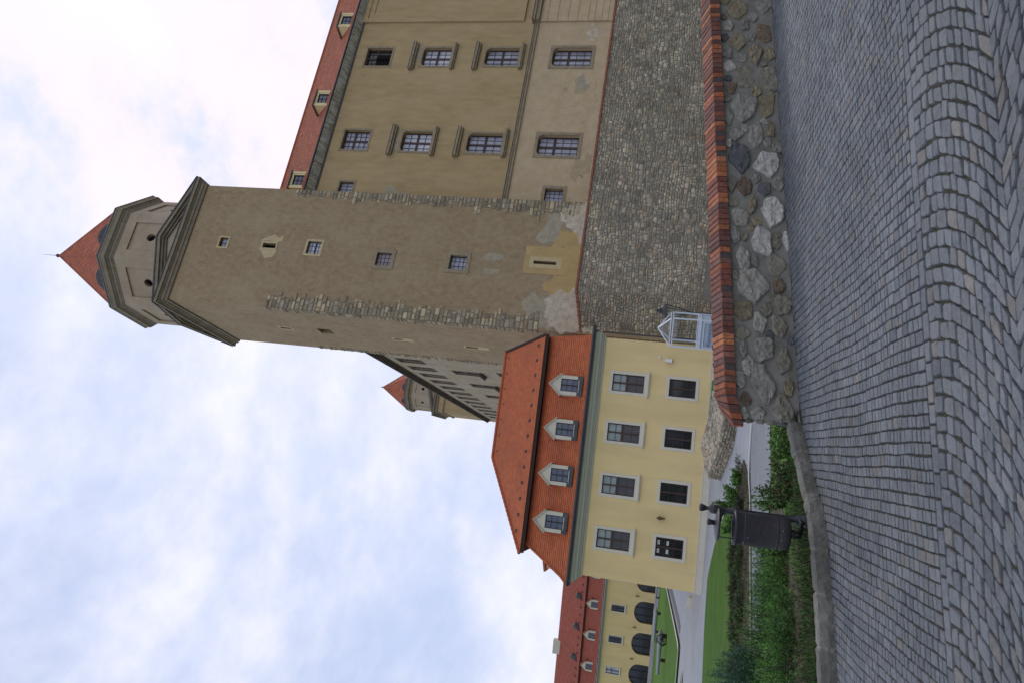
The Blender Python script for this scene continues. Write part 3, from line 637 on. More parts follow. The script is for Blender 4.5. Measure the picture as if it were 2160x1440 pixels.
m = MB(); m.hexa([(-54.8, -.42, 28.41), (3, -.42, 28.41), (3, 14.4, 28.41), (-54.8, 14.4, 28.41), (-54.8, -.42, 28.44), (3, -.42, 28.44), (3, 6.8, 29.0), (-54.8, 6.8, 29.0)]); m.build('roof', 'lead', wgn)

# ================================================================== REAR TOWER
rt = frame('rear_corner_tower', -9.7, 112.6, 20, 12.6, 'small distant castle tower with red pointed roof, beyond the long side wing', 'tower')
RP = [(-3.4, -3.4), (3.4, -3.4), (3.4, 3.4), (-3.4, 3.4)]
m = MB(); m.prism(RP, 20, 36.3, bot=False); m.box(-3.46, -3.4, -2.6, 2.6, 30, 35.2); m.build('wall', 'palace_plaster', rt)
m = MB(); bands(m, RP, [(35.3, 35.5, .15, .2)]); m.build('string_course', 'sandstone', rt)
tower_top(rt, RP, 36.3, .8, .42, 1.2, (0, 0), 3.1, 41.3, 1.1, .38, 47.7, 48.6, k=.68)

# ================================================================== RUBBLE RETAINING WALL UNDER THE CASTLE
rw = frame('rubble_retaining_wall', *fpt(T0, 20.02, 0, 0), -2.0, 20.02, 'high grey rubble stone retaining wall with thin red coping under the palace and tower', 'retaining wall')
WY = -.7; ZT = 7.72
cor = [(-7.0, 3.2), (-.25, .2), (2.95, WY), (46, WY)]
zt = [6.6, 7.05, ZT, ZT]
m = MB()
for (p, q), (za, zb_) in zip(zip(cor, cor[1:]), zip(zt, zt[1:])):
    m.poly([(p[0], p[1], -2), (q[0], q[1], -2), (q[0], q[1], zb_), (p[0], p[1], za)])
    m.poly([(p[0], p[1], za), (q[0], q[1], zb_), (q[0], q[1] + 2.7, zb_ + .3), (p[0], p[1] + 2.7, za + .3)])
m.build('mortar_core', 'rubble_mortar', rw)
m = MB(); holes_z = [(21.5, 3.1), (17.5, 2.6), (14.0, 2.9), (10.3, 3.0), (24.2, 2.7), (19.8, 5.0), (15.4, 4.9), (26.5, 4.4), (12.6, 5.4), (6.9, 3.2), (29.0, 5.2), (22.6, 6.1), (8.8, 5.2)]
def clipf(u, w): return any(abs(u - a) < .2 and abs(w - b) < .14 for a, b in holes_z)
rubble(m, lambda u, w, off: (2.95 + u, WY - off, w), 36, lambda u: -.8, lambda u: ZT, hr=(.13, .34), wr=(.14, .46), g=.014, h=(.02, .06), seed=3, clip=lambda u, w: clipf(u + 2.95, w))
for (p, q), (za, zb_) in zip(zip(cor[:3], cor[1:3]), zip(zt[:3], zt[1:3])):
    sb, L_ = edge_sub(p, q); ca, sa = cos(sb[2]), sin(sb[2])
    rubble(m, (lambda u, w, off, p=p, ca=ca, sa=sa: (p[0] + u * ca + off * sa, p[1] + u * sa - off * ca, w)), L_, lambda u: -1.7, (lambda u, za=za, zb_=zb_, L_=L_: za + (zb_ - za) * u / L_), hr=(.12, .3), wr=(.13, .42), g=.014, h=(.03, .07), seed=int(L_ * 10), bright=1.05)
m.build('rubble_facing', 'rubble_stone', rw)
m = MB()
for (p, q), (za, zb_) in zip(zip(cor, cor[1:]), zip(zt, zt[1:])):
    sb, L_ = edge_sub(p, q); m.sub = sb; n = int(L_ / .3)
    for k in range(n):
        a, b = L_ * k / n, L_ * (k + 1) / n; z = za + (zb_ - za) * (a + b) / 2 / L_ + random.uniform(-.012, .012); c = random.uniform(.75, 1.2)
        m.box(a + .005, b - .005, -.12, .25, z, z + .075, c=(c, c, c)); m.box(a + .005, b - .005, -.09, .25, z + .08, z + .15, c=(c * .9, c * .9, c * .9))
m.sub = None; m.build('coping', 'coping_red', rw)

# ================================================================== GROUND
LINE = [(-150, 2), (-12, 6.4), (-8, 6.8), (-4.5, 7.12), (-2.99, 7.28), (-2.39, 7.37), (-1.9, 7.52), (-1.42, 7.77), (-1.16, 8.2), (-.66, 8.79), (-.43, 8.97), (14, 8.97 + 14.43 * math.tan(radians(15.57))), (150, 50)]
def yline(X):
    for (a, ya), (b, yb) in zip(LINE, LINE[1:]):
        if X <= b: return ya + (yb - ya) * (X - a) / (b - a)
    return LINE[-1][1]
PY = [(-50, -.5), (7, -.35), (10, -.5), (13, -.75), (17, -1.05), (22, -1.33), (28, -1.5), (38, -1.6), (60, -1.5), (112, -1.12), (900, -1.1)]
def prof(Y):
    for (a, za), (b, zb) in zip(PY, PY[1:]):
        if Y <= b: return za + (zb - za) * max(0, (Y - a)) / (b - a)
    return PY[-1][1]
def road_z(X): return .1 * max(-12, min(12, X))
def terr(X, Y):
    w = min(1, max(0, (13 - Y) / 5)); w = w * w * (3 - 2 * w); x = min(0, max(-6, X))
    return w * (.1 * x + .05) + (1 - w) * prof(Y)
def frange(a, b, s):
    out = []; x = a
    while x < b - 1e-9: out.append(x); x += s
    return out
XS = [-400, -150, -80, -50, -35, -25, -20, -16] + frange(-12, 3, .3) + [3, 5, 7, 9, 12, 14, 20, 40, 80, 150, 400]
m = MB(); rows = []
DS = frange(0, 8, .3) + frange(8, 40, 1) + [45, 52, 60, 80, 104, 150, 300, 900, 2200]
for d in DS: rows.append([m.vert(X, yline(max(-150, min(150, X))) + .1 + d, terr(X, yline(max(-150, min(150, X))) + .1 + d)) for X in XS])
for A, B in zip(rows, rows[1:]):
    for k in range(len(XS) - 1): m.face([A[k], A[k + 1], B[k + 1], B[k]])
m.build('ground', 'terrain', kind='structure')
m = MB(); rows = []
for d in (-.14, 0, 1, 2, 3, 4, 5, 7, 10, 16, 40, 120): rows.append([m.vert(X, yline(max(-150, min(150, X))) - d, road_z(X) - .02) for X in XS])
for A, B in zip(rows, rows[1:]):
    for k in range(len(XS) - 1): m.face([A[k + 1], A[k], B[k], B[k + 1]])
m.build('road', 'cobble_joint', kind='structure')
def strip(name, A, B, dz, mt, nv=12, step=.6, kind='structure', **kw):
    def resample(L_, n):
        cum = [0]
        for p, q in zip(L_, L_[1:]): cum.append(cum[-1] + hypot(q[0] - p[0], q[1] - p[1]))
        out = []
        for k in range(n + 1):
            t = cum[-1] * k / n; i = max(j for j in range(len(cum)) if cum[j] <= t + 1e-9); i = min(i, len(L_) - 2)
            f = (t - cum[i]) / max(1e-9, cum[i + 1] - cum[i]); out.append((L_[i][0] + (L_[i + 1][0] - L_[i][0]) * f, L_[i][1] + (L_[i + 1][1] - L_[i][1]) * f))
        return out
    ln = max(sum(hypot(q[0] - p[0], q[1] - p[1]) for p, q in zip(X, X[1:])) for X in (A, B)); n = max(2, int(ln / step))
    a, b = resample(A, n), resample(B, n); m = MB(); g = []
    for j in range(nv + 1):
        t = j / nv; g.append([m.vert(p[0] + (q[0] - p[0]) * t, p[1] + (q[1] - p[1]) * t, terr(p[0] + (q[0] - p[0]) * t, p[1] + (q[1] - p[1]) * t) + dz) for p, q in zip(a, b)])
    for r0, r1 in zip(g, g[1:]):
        for k in range(n): m.face([r0[k], r0[k + 1], r1[k + 1], r1[k]])
    return m.build(name, mt, kind=kind, **kw)
Ln = [(8, 19), (0, 22.2), (-1.87, 22.85), (-3.26, 22.6), (-3.95, 20.9), (-5.28, 19.0), (-6.8, 16.8), (-14, 9.5)]
strip('terrace_paving', Ln, [(20, 112), (-8, 112), (-14, 112), (-24, 112), (-34, 112), (-50, 112), (-70, 112), (-90, 60)], .03, 'path_pale', nv=60, step=1.2)
strip('setts_path', [(4, 18.3), (-1.47, 17.55), (-2.4, 16.3), (-3.28, 15.7), (-4.69, 15.4), (-6.11, 14.6), (-13, 8.4)], [(8, 19.2), (-1.87, 22.75), (-3.2, 22.4), (-3.9, 20.8), (-5.2, 18.9), (-6.7, 16.7), (-14, 9.6)], .04, 'path_setts', nv=12)
strip('path_edging', [(-1.9, 22.9), (-3.22, 22.62), (-3.92, 20.92), (-5.25, 19.02), (-6.77, 16.82), (-13, 10.5)], [(-1.9, 23.05), (-3.35, 22.7), (-4.03, 21.0), (-5.35, 19.1), (-6.87, 16.9), (-13.1, 10.6)], .075, 'cream_paint', nv=1)
strip('flower_bed', [(-3.2, 24.5), (-3.4, 22.8), (-4.05, 21.0), (-5.4, 19.1), (-6.9, 16.95), (-13, 10.7)], [(-3.3, 24.6), (-4.4, 25.9), (-6.2, 26.9), (-7.4, 25.6), (-9.0, 23.2), (-15, 14)], .06, 'soil', nv=10)
strip('lawn', [(-5.3, 26.7), (-6.33, 26.75), (-7.3, 25.5), (-8.4, 23.9), (-9.6, 21.9), (-16, 12)], [(-5.4, 28.6), (-8.1, 33.0), (-9.5, 34.6), (-10.7, 35.8), (-13.0, 35.0), (-24, 26)], .065, 'grass_lawn', nv=14)
strip('front_verge', [(-.3, yline(-.3) + .1), (-.66, 8.92), (-1.16, 8.35), (-1.9, 7.68), (-2.99, 7.4), (-4.5, 7.25), (-9, 6.9)], [(4, 18.2), (-1.47, 17.5), (-2.4, 16.25), (-3.28, 15.65), (-4.69, 15.3), (-6.11, 14.5), (-13, 8.3)], .03, 'soil', nv=20, step=.4)
strip('verge_lawn', [(-.3, 10.5), (-.9, 10.4), (-1.6, 10.2), (-2.3, 10.4)], [(1.5, 17.3), (-1.45, 17.2), (-2.0, 16.5), (-2.7, 15.7)], .05, 'grass_lawn', nv=14, step=.4)
strip('far_lawn', [(-30.5, 104.5), (-21.3, 54.5), (-20.95, 52.2), (-23.7, 52.0), (-40, 45)], [(-33, 106), (-34.0, 106.2), (-35, 106.3), (-50, 107), (-85, 109)], .12, 'grass_lawn', nv=20, step=1)
strip('far_lawn_kerb', [(-30.2, 104.5), (-21.0, 54.4), (-20.6, 51.9), (-23.7, 51.65), (-40, 44.6)], [(-30.5, 104.5), (-21.3, 54.5), (-20.95, 52.2), (-23.7, 52.0), (-40, 45)], .2, 'cream_paint', nv=1)
strip('drain_channel', [(-28.9, 104.5), (-20.2, 56.0), (-20.0, 54.0)], [(-29.9, 104.5), (-20.9, 56.0), (-20.6, 54.0)], .05, 'gutter_dark', nv=1)
strip('side_lawn', [(-20.4, 47.4), (-21.5, 46.0), (-24, 43.6), (-30, 40)], [(-20.6, 47.6), (-22, 47.8), (-24.5, 47.2), (-33, 43)], .12, 'grass_lawn', nv=5)
strip('wall_top_lawn', [(-.6, 30.0), (-1.9, 30.3), (-2.6, 31.2)], [(-1.0, 34), (-2.0, 34), (-2.9, 34)], .78, 'grass_lawn', nv=8)

# ------------------------------------------------------------------ cobbles
TH = radians(7.9); OB = (0.0, 4.78)
def uv2(u, v): return (OB[0] + u * cos(TH) - v * sin(TH), OB[1] + u * sin(TH) + v * cos(TH))
def Pc(u, v, off):
    x, y = uv2(u, v); return (x, y, road_z(x) - .02 + off)
def cob_col(rnd, u, v):
    k = rnd.uniform(.84, 1.14) * (1 + .26 * noise.noise(Vector((u * .5, v * .5, 3))) + .16 * noise.noise(Vector((u * 2.1, v * 2.1, 8)))); b = rnd.random()
    c = (.150, .162, .171) if b < .55 else ((.160, .165, .166) if b < .86 else ((.176, .168, .155) if b < .95 else (.12, .128, .14)))
    return (c[0] * k * .93, c[1] * k * .935, c[2] * k * .93)
rnd = random.Random(11)
m = MB(); u = -6.5
while u < 9.5:                                   # small setts laid in rows that run from the kerb row to the wall
    pw = rnd.uniform(.078, .09); v = .0
    while v < 6:
        lv = rnd.uniform(.055, .105) if rnd.random() < .88 else rnd.uniform(.11, .15)
        x, y = uv2(u + pw / 2, v + lv / 2)
        if y > yline(x) - .03: break
        if y > 1.2:
            wv = .02 * noise.noise(Vector((v * .9, u * .8, 0))) + .008 * noise.noise(Vector((v * 4, u * 6, 5)))
            g = .0048; a, b, c, d = u + wv + g, u + wv + pw - g, v + g, v + lv - g; j = lambda: rnd.uniform(-.003, .003)
            m.slab(Pc, [(a + j(), c + j()), (b + j(), c + j()), (b + j(), d + j()), (a + j(), d + j())], .0135 + rnd.uniform(-.0022, .0022), .005, cob_col(rnd, u, v))
        v += lv
    u += pw
m.smooth = False
m.build('small_setts', 'cobble', kind='structure')
m = MB(); u = -6.5
while u < 9:
    L_ = rnd.uniform(.12, .2); g = .006; a, b = u + g, u + L_ - g; w_ = rnd.uniform(.095, .115)
    m.slab(Pc, [(a, -w_ + g), (b, -w_ + g), (b + rnd.uniform(-.004, .004), -g), (a, -g)], .0135, .006, cob_col(rnd, u, 0)); u += L_
m.build('edge_setts', 'cobble', kind='structure')
m = MB(); AW = 1.08; m.smooth = False
def bulge(v):      # v runs from the edge row towards the viewer; arcs of the segmental pattern
    d = abs(v - 2 * AW * round(v / (2 * AW))); return -.46 * d * d
for fan in range(3):
    p = .109; k = -52
    while k < 68:
        t = -.012 if fan else rnd.uniform(0, .012)
        while t < AW:
            dv = abs(fan * AW + t + .17 - 2 * AW * round((fan * AW + t + .17) / (2 * AW))); lv = rnd.uniform(.085, .165) / sqrt(1 + (.92 * dv) ** 2); t1 = min(t + lv, AW)
            if AW - t1 < .055: t1 = AW
            if t1 - t > .03:
                g = .0055; va, vb = fan * AW + t + g, fan * AW + t1 - g
                ua = lambda v_: k * p + bulge(v_ - (.001 if v_ > fan * AW + AW * .97 else 0))
                jj = lambda: rnd.uniform(-.009, .009)
                sl_a = (bulge(va + .01) - bulge(va)) / .01
                pts = [(ua(va) + g + jj(), -(va + .1) + jj()), (ua(vb) + g + jj(), -(vb + .1) + jj()), (ua(vb) + p - g + jj(), -(vb + .1) + jj()), (ua(va) + p - g + jj(), -(va + .1) + jj())]
                # round the corners a little
                out = []
                for q in range(4):
                    A, B = pts[q], pts[(q + 1) % 4]; f = rnd.uniform(.09, .17); out += [(A[0] + (B[0] - A[0]) * f, A[1] + (B[1] - A[1]) * f), (B[0] + (A[0] - B[0]) * f, B[1] + (A[1] - B[1]) * f)]
                x, y = uv2(*out[0])
                if y > .8: m.slab(Pc, out, .0145 + rnd.uniform(-.004, .003), .0065, cob_col(rnd, k * p, va))
            t = t1 + (0 if t1 < AW else 1)
        k += 1
m.build('large_setts', 'cobble', kind='structure')

# ------------------------------------------------------------------ kerb stones
m = MB(); pth = [p for p in LINE[2:11]][::-1]; pth = [(-.62, 8.86)] + [p for p in pth if p[0] < -.66 + 1e-6]
seg = []; 
for p, q in zip(pth, pth[1:]):
    n = max(1, round(hypot(q[0] - p[0], q[1] - p[1]) / .035))
    for k in range(n): seg.append((p[0] + (q[0] - p[0]) * k / n, p[1] + (q[1] - p[1]) * k / n))
i = 0; rk = random.Random(4)
while i < len(seg) - 4:
    n = rk.choice([12, 14, 15, 18, 21]); j = min(i + n, len(seg) - 1); c0 = rk.uniform(.75, 1.1); hh = .125 + rk.uniform(-.01, .015); prev = None
    for k in range(i, j + 1):
        a = seg[max(k - 1, 0)]; b = seg[min(k + 1, len(seg) - 1)]; d = Vector((b[0] - a[0], b[1] - a[1])).normalized(); nn = Vector((-d.y, d.x))
        if nn.y > 0: nn = -nn
        f = (k - i) / (j - i); e = .035 * (abs(2 * f - 1) ** 6); p = seg[k]; zr = road_z(p[0]) - .05; nz = lambda s_: .022 * noise.noise(Vector((p[0] * 7, p[1] * 7, s_))) + .014 * noise.noise(Vector((p[0] * 24, p[1] * 24, s_ + 9)))
        ends = .86 if k in (i, j) else 1
        prof_ = [(-.0 - e + nz(1), zr), (.006 - e + nz(2), zr + hh * .75), (-.012 - e + nz(3), zr + .05 + hh * ends - .012), (-.035 - e, zr + .05 + hh * ends + nz(4) * .3), (-.15, zr + .05 + hh * ends + nz(5) * .4), (-.175, zr + hh * .9), (-.18, zr)]
        cv = c0 * (1.55 if k in (i, j) else 1); ring = [m.vert(p[0] + nn.x * o, p[1] + nn.y * o, z, (cv, cv, cv)) for o, z in prof_]
        if prev:
            for q in range(len(ring) - 1): m.face([prev[q], ring[q], ring[q + 1], prev[q + 1]])
        else: m.face(ring)
        prev = ring
    m.face(prev[::-1])
    i = j
m.build('kerb', 'granite', kind='structure')

# ================================================================== BRICK-CAPPED BOUNDARY WALL
WH = radians(15.57); WO = (-.43, 8.97)
bw = frame('boundary_wall', WO[0], WO[1], -.04, 15.57, 'low wall of big rough stones with red brick coping, along the cobbled road', 'wall')
def wz(s): return .1 * min(12, WO[0] + s * cos(WH))
RR = .215; YC = .25
def Pw(u, w, off):
    if u >= 0: return (u, YC - RR - off, wz(u) + w)
    a = -u / RR; w = w * (1 - .2 * min(1, max(0, w)) * min(1, a / 1.4))
    if a < pi: return (-sin(a) * (RR + off), YC - cos(a) * (RR + off), wz(0) + w)
    return ((a - pi) * RR, YC + RR + off, wz(0) + w)
m = MB(); m.smooth = True; us = [x * .05 for x in range(-28, 1)] + [x * .06 for x in range(1, 250)]; ws = [-.5, -.1] + [x * .05 for x in range(0, 16)]
g = [[m.vert(*Pw(u, w, .016 * noise.noise(Vector((u * 5, w * 5, 2))) + .008 * noise.noise(Vector((u * 17, w * 17, 5))))) for u in us] for w in ws]
for A, B in zip(g, g[1:]):
    for k in range(len(us) - 1): m.face([A[k], A[k + 1], B[k + 1], B[k]])
m.smooth = False; m.poly([(.8, YC + RR, wz(.8) - .5), (15, YC + RR, wz(15) - .5), (15, YC + RR, wz(15) + .72), (.8, YC + RR, wz(.8) + .72)])
m.build('mortar_body', 'wall_mortar', bw)
def boulder(mb, u, w, ru, rw, h, col, rnd, n=26, square=.0):
    sd_ = rnd.uniform(0, 99); rot = rnd.uniform(-.25, .25); rings = []
    nc = rnd.choice([4, 5, 5, 6]); a00 = rnd.uniform(0, 6.28); cut = [(a00 + 2 * pi * (q + rnd.uniform(-.27, .27)) / nc, rnd.uniform(.74, .98)) for q in range(nc)]
    def R(a):
        r = 1.18
        for ca, cd in cut:
            dd = cos(a - ca)
            if dd > .05: r = min(r, cd / dd)
        return r * (1 + .07 * noise.noise(Vector((cos(a) * 2.5, sin(a) * 2.5, sd_))) + .05 * noise.noise(Vector((cos(a) * 7, sin(a) * 7, sd_ + 3))))
    tu, tw_ = rnd.uniform(-.25, .25), rnd.uniform(-.25, .25)
    for k, hh in ((1.03, -.3), (1.0, .45), (.95, .82), (.82, .97), (.6, 1.0), (.32, 1.0)):
        ring = []
        for j in range(n):
            a = 2 * pi * j / n; r = R(a) * k; x, y = r * cos(a), r * sin(a); z = h * (hh + (tu * x + tw_ * y) * (hh > 0)) + h * (.45 * noise.noise(Vector((x * 2.2, y * 2.2, sd_ + 9))) + .3 * noise.noise(Vector((x * 6, y * 6, sd_ + 2)))) * (hh > .5)
            uu, ww = u + (x * cos(rot) * ru - y * sin(rot) * rw), w + (x * sin(rot) * ru + y * cos(rot) * rw)
            ring.append(mb.vert(*Pw(uu, ww, z), c=col))
        rings.append(ring)
    for A, B in zip(rings, rings[1:]):
        for j in range(n): mb.face([A[j], A[(j + 1) % n], B[(j + 1) % n], B[j]])
    mb.face(rings[-1])
rnd = random.Random(21); m = MB(); m.smooth = False
WHT = (.60, .58, .53); GRY = (.31, .30, .26); BLU = (.15, .155, .165); TAN = (.29, .25, .165); BRN = (.20, .15, .105); OLV = (.27, .255, .20); LGR = (.42, .405, .35)
known = [(3.21, .45, .2, .17, WHT), (2.52, .34, .25, .15, WHT), (2.09, .47, .22, .14, WHT), (2.13, .14, .15, .08, WHT), (1.46, .54, .25, .19, LGR), (3.32, .79, .27, .14, BLU), (4.09, .78, .23, .17, GRY), (3.76, .43, .14, .055, TAN), (2.88, .72, .14, .1, BRN), (1.83, .69, .2, .09, LGR),
         (-.17, .41, .08, .1, LGR), (.21, .36, .29, .15, GRY), (.42, .55, .13, .07, LGR), (.64, .38, .16, .13, GRY), (.98, .44, .14, .1, LGR), (4.98, .68, .18, .1, TAN), (2.62, .61, .13, .07, TAN), (-.1, .12, .18, .12, OLV), (.5, .13, .17, .1, OLV), (.95, .2, .16, .1, OLV), (1.25, .17, .14, .1, OLV), (.62, .62, .12, .05, GRY)]
placed = []
for s_, z_, a_, b_, c_ in known:
    w_ = z_ - wz(max(0, s_)); k = rnd.uniform(.9, 1.08); placed.append((s_, w_, a_, b_)); boulder(m, s_, w_, a_, b_, rnd.uniform(.03, .055), tuple(x * k for x in c_), rnd)
for tries, (lo_, hi_) in ((2500, (.12, .19)), (6000, (.08, .12)), (8000, (.055, .08))):
    for _ in range(tries):
        u = rnd.uniform(-.62, 8.5); a_ = rnd.uniform(lo_, hi_) * rnd.uniform(.9, 1.35); b_ = rnd.uniform(lo_, hi_) * .82; w = rnd.uniform(b_ * .6, .72 - b_ * .9)
        if any(((u - p[0]) / (a_ * .96 + p[2] * .96)) ** 2 + ((w - p[1]) / (b_ * .96 + p[3] * .96)) ** 2 < 1 for p in placed): continue
        placed.append((u, w, a_, b_)); c_ = rnd.choice([GRY, GRY, OLV, TAN, GRY, LGR, GRY, OLV, LGR, OLV, TAN, BRN, BLU]); k = rnd.uniform(.75, 1.15)
        boulder(m, u, w, a_, b_, rnd.uniform(.015, .034), tuple(x * k for x in c_), rnd, n=18)
m.build('stones', 'wall_stone', bw)
m = MB(); rb = random.Random(8); BRK = [(.40, .13, .055), (.33, .10, .05), (.17, .08, .062), (.14, .072, .06), (.25, .09, .055), (.21, .08, .055), (.44, .165, .07), (.18, .09, .066), (.28, .11, .07)]
def brick(m, P, a, b, y0, y1, zf0, zf1, zb0, zb1):
    zz_ = rb.uniform(-.005, .005); zf1 += zz_; zb1 += zz_ + rb.uniform(-.004, .004); a += rb.uniform(0, .003); b -= rb.uniform(0, .003)
    j = lambda s=.003: rb.uniform(-s, s); c = rb.choice(BRK); k = rb.uniform(.75, 1.25); c = tuple(x * k for x in c); e = .009
    P8 = [(a, y0, zf0), (b, y0, zf0), (b, y1, zb0), (a, y1, zb0), (a, y0, zf1), (b, y0, zf1), (b, y1, zb1), (a, y1, zb1)]
    jj = j(.009)
    bot = [(a, y0 + jj, zf0), (b, y0 + jj, zf0), (b, y1, zb0), (a, y1, zb0)]
    mid = [(a, y0 + jj, zf1 - e), (b, y0 + jj, zf1 - e + j()), (b, y1, zb1 - e), (a, y1, zb1 - e)]
    top = [(a + e, y0 + jj + e, zf1 + j(.002)), (b - e, y0 + jj + e, zf1 + j(.002)), (b - e, y1 - e, zb1 + j(.002)), (a + e, y1 - e, zb1 + j(.002))]
    R_ = [[m.vert(*P(*q), c=c) for q in ring] for ring in (bot, mid, top)]
    for A, B in zip(R_, R_[1:]):
        for q in range(4): m.face([A[q], A[(q + 1) % 4], B[(q + 1) % 4], B[q]])
    m.face(R_[-1])
s_ = 0.02
while s_ < 14.9:
    w_ = .078; g = .0045
    for (y0, y1, f, b) in ((-.035, YC - .004, 0, .1), (YC + .004, .535, .1, 0)):
        brick(m, lambda s, y, w: (s, y, wz(s) + w), s_ + g, s_ + w_ - g, y0, y1, .715 + f, .85 + f, .715 + b, .85 + b)
    s_ += w_
nf = 9
for k in range(nf):     # fan of bricks round the end
    a0, a1 = pi * k / nf, pi * (k + 1) / nf; g = .02
    def Pf(a, r, w): return (-sin(a) * (.30 - r), YC - cos(a) * (.30 - r), wz(0) + w - .13 * min(1, a / 1.3) * (.4 + .6 * (1 - r / .22)))
    brick(m, Pf, a0 + g, a1 - g, 0, .22, .715, .85, .80, .945)
m.build('brick_coping', 'brick', bw)
m = MB(); m.exy([(0, 0)], 0, 0) if False else None
for (a, b) in ((0, 14.9),):
    n = 60
    for k in range(n):
        x0, x1 = 14.9 * k / n, 14.9 * (k + 1) / n
        P_ = lambda x, y, w: (x, y, wz(x) + w)
        m.poly([P_(x0, -.028, .715), P_(x1, -.028, .715), P_(x1, -.028, .838), P_(x0, -.028, .838)]); m.poly([P_(x0, -.028, .838), P_(x1, -.028, .838), P_(x1, YC, .938), P_(x0, YC, .938)]); m.poly([P_(x0, YC, .938), P_(x1, YC, .938), P_(x1, .528, .838), P_(x0, .528, .838)])
        m.poly([P_(x0, -.028, .715), P_(x1, -.028, .715), P_(x1, .528, .715), P_(x0, .528, .715)])
m.lathe(0, YC, [(.19, wz(0) + .6), (.19, wz(0) + .68), (.03, wz(0) + .84)], 24)
m.build('coping_mortar', 'brick_mortar', bw)

# ================================================================== YELLOW HOUSE
yh = frame('yellow_house', -12.54, 39.0, -1.7, 10.8, 'yellow two-storey house with orange mansard roof and four white dormers', 'house')
YL = 13.5; DEP = 9.0
cen4 = [2.11, 5.07, 8.05, 10.93]
up = [(c - .51, c + .51, 2.46, 4.28) for c in cen4]; lo4 = [(c - .51, c + .51, -.43, 1.05) for c in cen4]
m = MB(); face_wall(m, 0, YL, -1.2, 4.95, up + lo4, depth=.22)
for p, q in (((YL, 0), (YL, DEP)), ((YL, DEP), (0, DEP)), ((0, DEP), (0, 0))):
    m.poly([(p[0], p[1], -1.7), (q[0], q[1], -1.7), (q[0], q[1], 4.95), (p[0], p[1], 4.95)])
m.build('wall', 'yellow_paint', yh)
m = MB(); m.prism(offset_poly([(0, 0), (YL, 0), (YL, DEP), (0, DEP)], .05), -1.75, -1.2); m.m = 1; m.prism(offset_poly([(0, 0), (YL, 0), (YL, DEP), (0, DEP)], .07), -1.198, -1.16)
m.build('plinth', ['cream_paint', 'cream_paint'], yh)
for i, h in enumerate(up): window(yh, *h, rec=.1, nx=2, nz=4, cross=(.5, .55), gm='glass_dark', upper=(.57, 'glass_blind'), fw=.055, sur=(.16, .03, 'cream_paint'), sill=(.22, .16, .09, 'cream_paint'))
for i, h in enumerate(lo4):
    w = window(yh, *h, rec=.12, nx=2, nz=3, cross=(.5, None), gm='glass_dark', fw=.055, sur=(.16, .03, 'cream_paint'))
    if i == 0:
        tag(w, 'ground floor window with four white paper sheets behind the panes'); k = MB()
        for (x, z) in ((.28, .95), (.72, .95), (.28, .62), (.72, .62)):
            k.box(h[0] + 1.02 * x - .12, h[0] + 1.02 * x + .12, .148, .153, h[2] + 1.48 * z - .2 + .05, h[2] + 1.48 * z - .02)
        sub_of(k, 'paper_sheets', 'paper', w, yh)
m = MB(); RC = [(0, 0), (YL, 0), (YL, DEP), (0, DEP)]
bands(m, RC, [(4.88, 5.0, .06, .08), (5.004, 5.12, .14, .2), (5.124, 5.3, .27, .34), (5.304, 5.46, .4, .44)]); m.build('cornice', 'cornice_green', yh)
m = MB(); m.box(-.55, YL + .5, -.6, -.45, 5.47, 5.63); m.box(-.5, YL + .35, -.5, 0, 5.465, 5.62); m.tube([(-.62, -.6, 5.6), (YL + .55, -.6, 5.6)], .085, 8); m.box(-.6, -.45, -.6, DEP + .5, 5.47, 5.63)
m.tube([(YL + .25, -.55, 5.5), (YL + .3, -.1, 5.0), (YL + .3, -.1, -1.6)], .05, 8)
m.build('gutter', 'gutter_dark', yh)
prof3 = [(-.5, 5.64), (-.22, 5.98), (.35, 6.95), (1.2, 8.45)]
m = MB()
for (a, za), (b, zb_) in zip(prof3, prof3[1:]):
    tiles(m, (a, a, za), (YL, a, za), (YL, b, zb_), (b, b, zb_), tw=.17, rh=.15, lift=.034, var=.07)
    tiles(m, (a, DEP - a, za), (a, a, za), (b, b, zb_), (b, DEP - b, zb_), tw=.17, rh=.165, lift=.03, var=.14)
    m.poly([(YL, DEP - a, za), (a, DEP - a, za), (b, DEP - b, zb_), (YL, DEP - b, zb_)]); m.poly([(YL, a, za), (YL, DEP - a, za), (YL, DEP - b, zb_), (YL, b, zb_)])
m.tube([(p[0], p[0], p[1] + .04) for p in prof3], .09, 6, c=(.85, .8, .8))
low = m.build('lower_roof', 'roof_tile', yh)
m = MB(); y0, y1, zu, zr = .72, 4.5, 8.62, 11.75
m2 = MB(); m2.prism([(1.1, 1.15), (YL - .05, 1.15), (YL - .05, DEP - 1.15), (1.1, DEP - 1.15)], 8.4, 8.66); m2.prism([(.66, .8), (YL + .02, .8), (YL + .02, DEP - .8), (.66, DEP - .8)], 8.5, 8.58)
m2.box(.6, YL + .05, .7, .78, 8.4, 8.6); m2.hexa([(YL - .08, .72, 8.55), (YL + .06, .72, 8.55), (12.95, 4.5, 11.7), (12.8, 4.5, 11.7), (YL - .08, .72, 8.72), (YL + .06, .72, 8.72), (12.95, 4.5, 11.86), (12.8, 4.5, 11.86)])
m2.build('eaves_board', 'dark_timber', yh)
tiles(m, (.55, y0, zu), (YL + .03, y0, zu), (12.85, y1, zr), (5.83, y1, zr), tw=.17, rh=.165, lift=.016, var=.06)
tiles(m, (.55, DEP - y0, zu), (.55, y0, zu), (5.83, y1, zr), (5.82, y1 + .01, zr), tw=.17, rh=.165, lift=.018, var=.1)
m.poly([(YL, DEP - y0, zu), (.55, DEP - y0, zu), (5.83, y1, zr), (12.85, y1, zr)]); m.poly([(YL, y0, zu), (YL, DEP - y0, zu), (12.85, y1, zr)])
m.tube([(5.83, y1, zr + .05), (12.85, y1, zr + .05)], .1, 7, c=(.8, .75, .75))
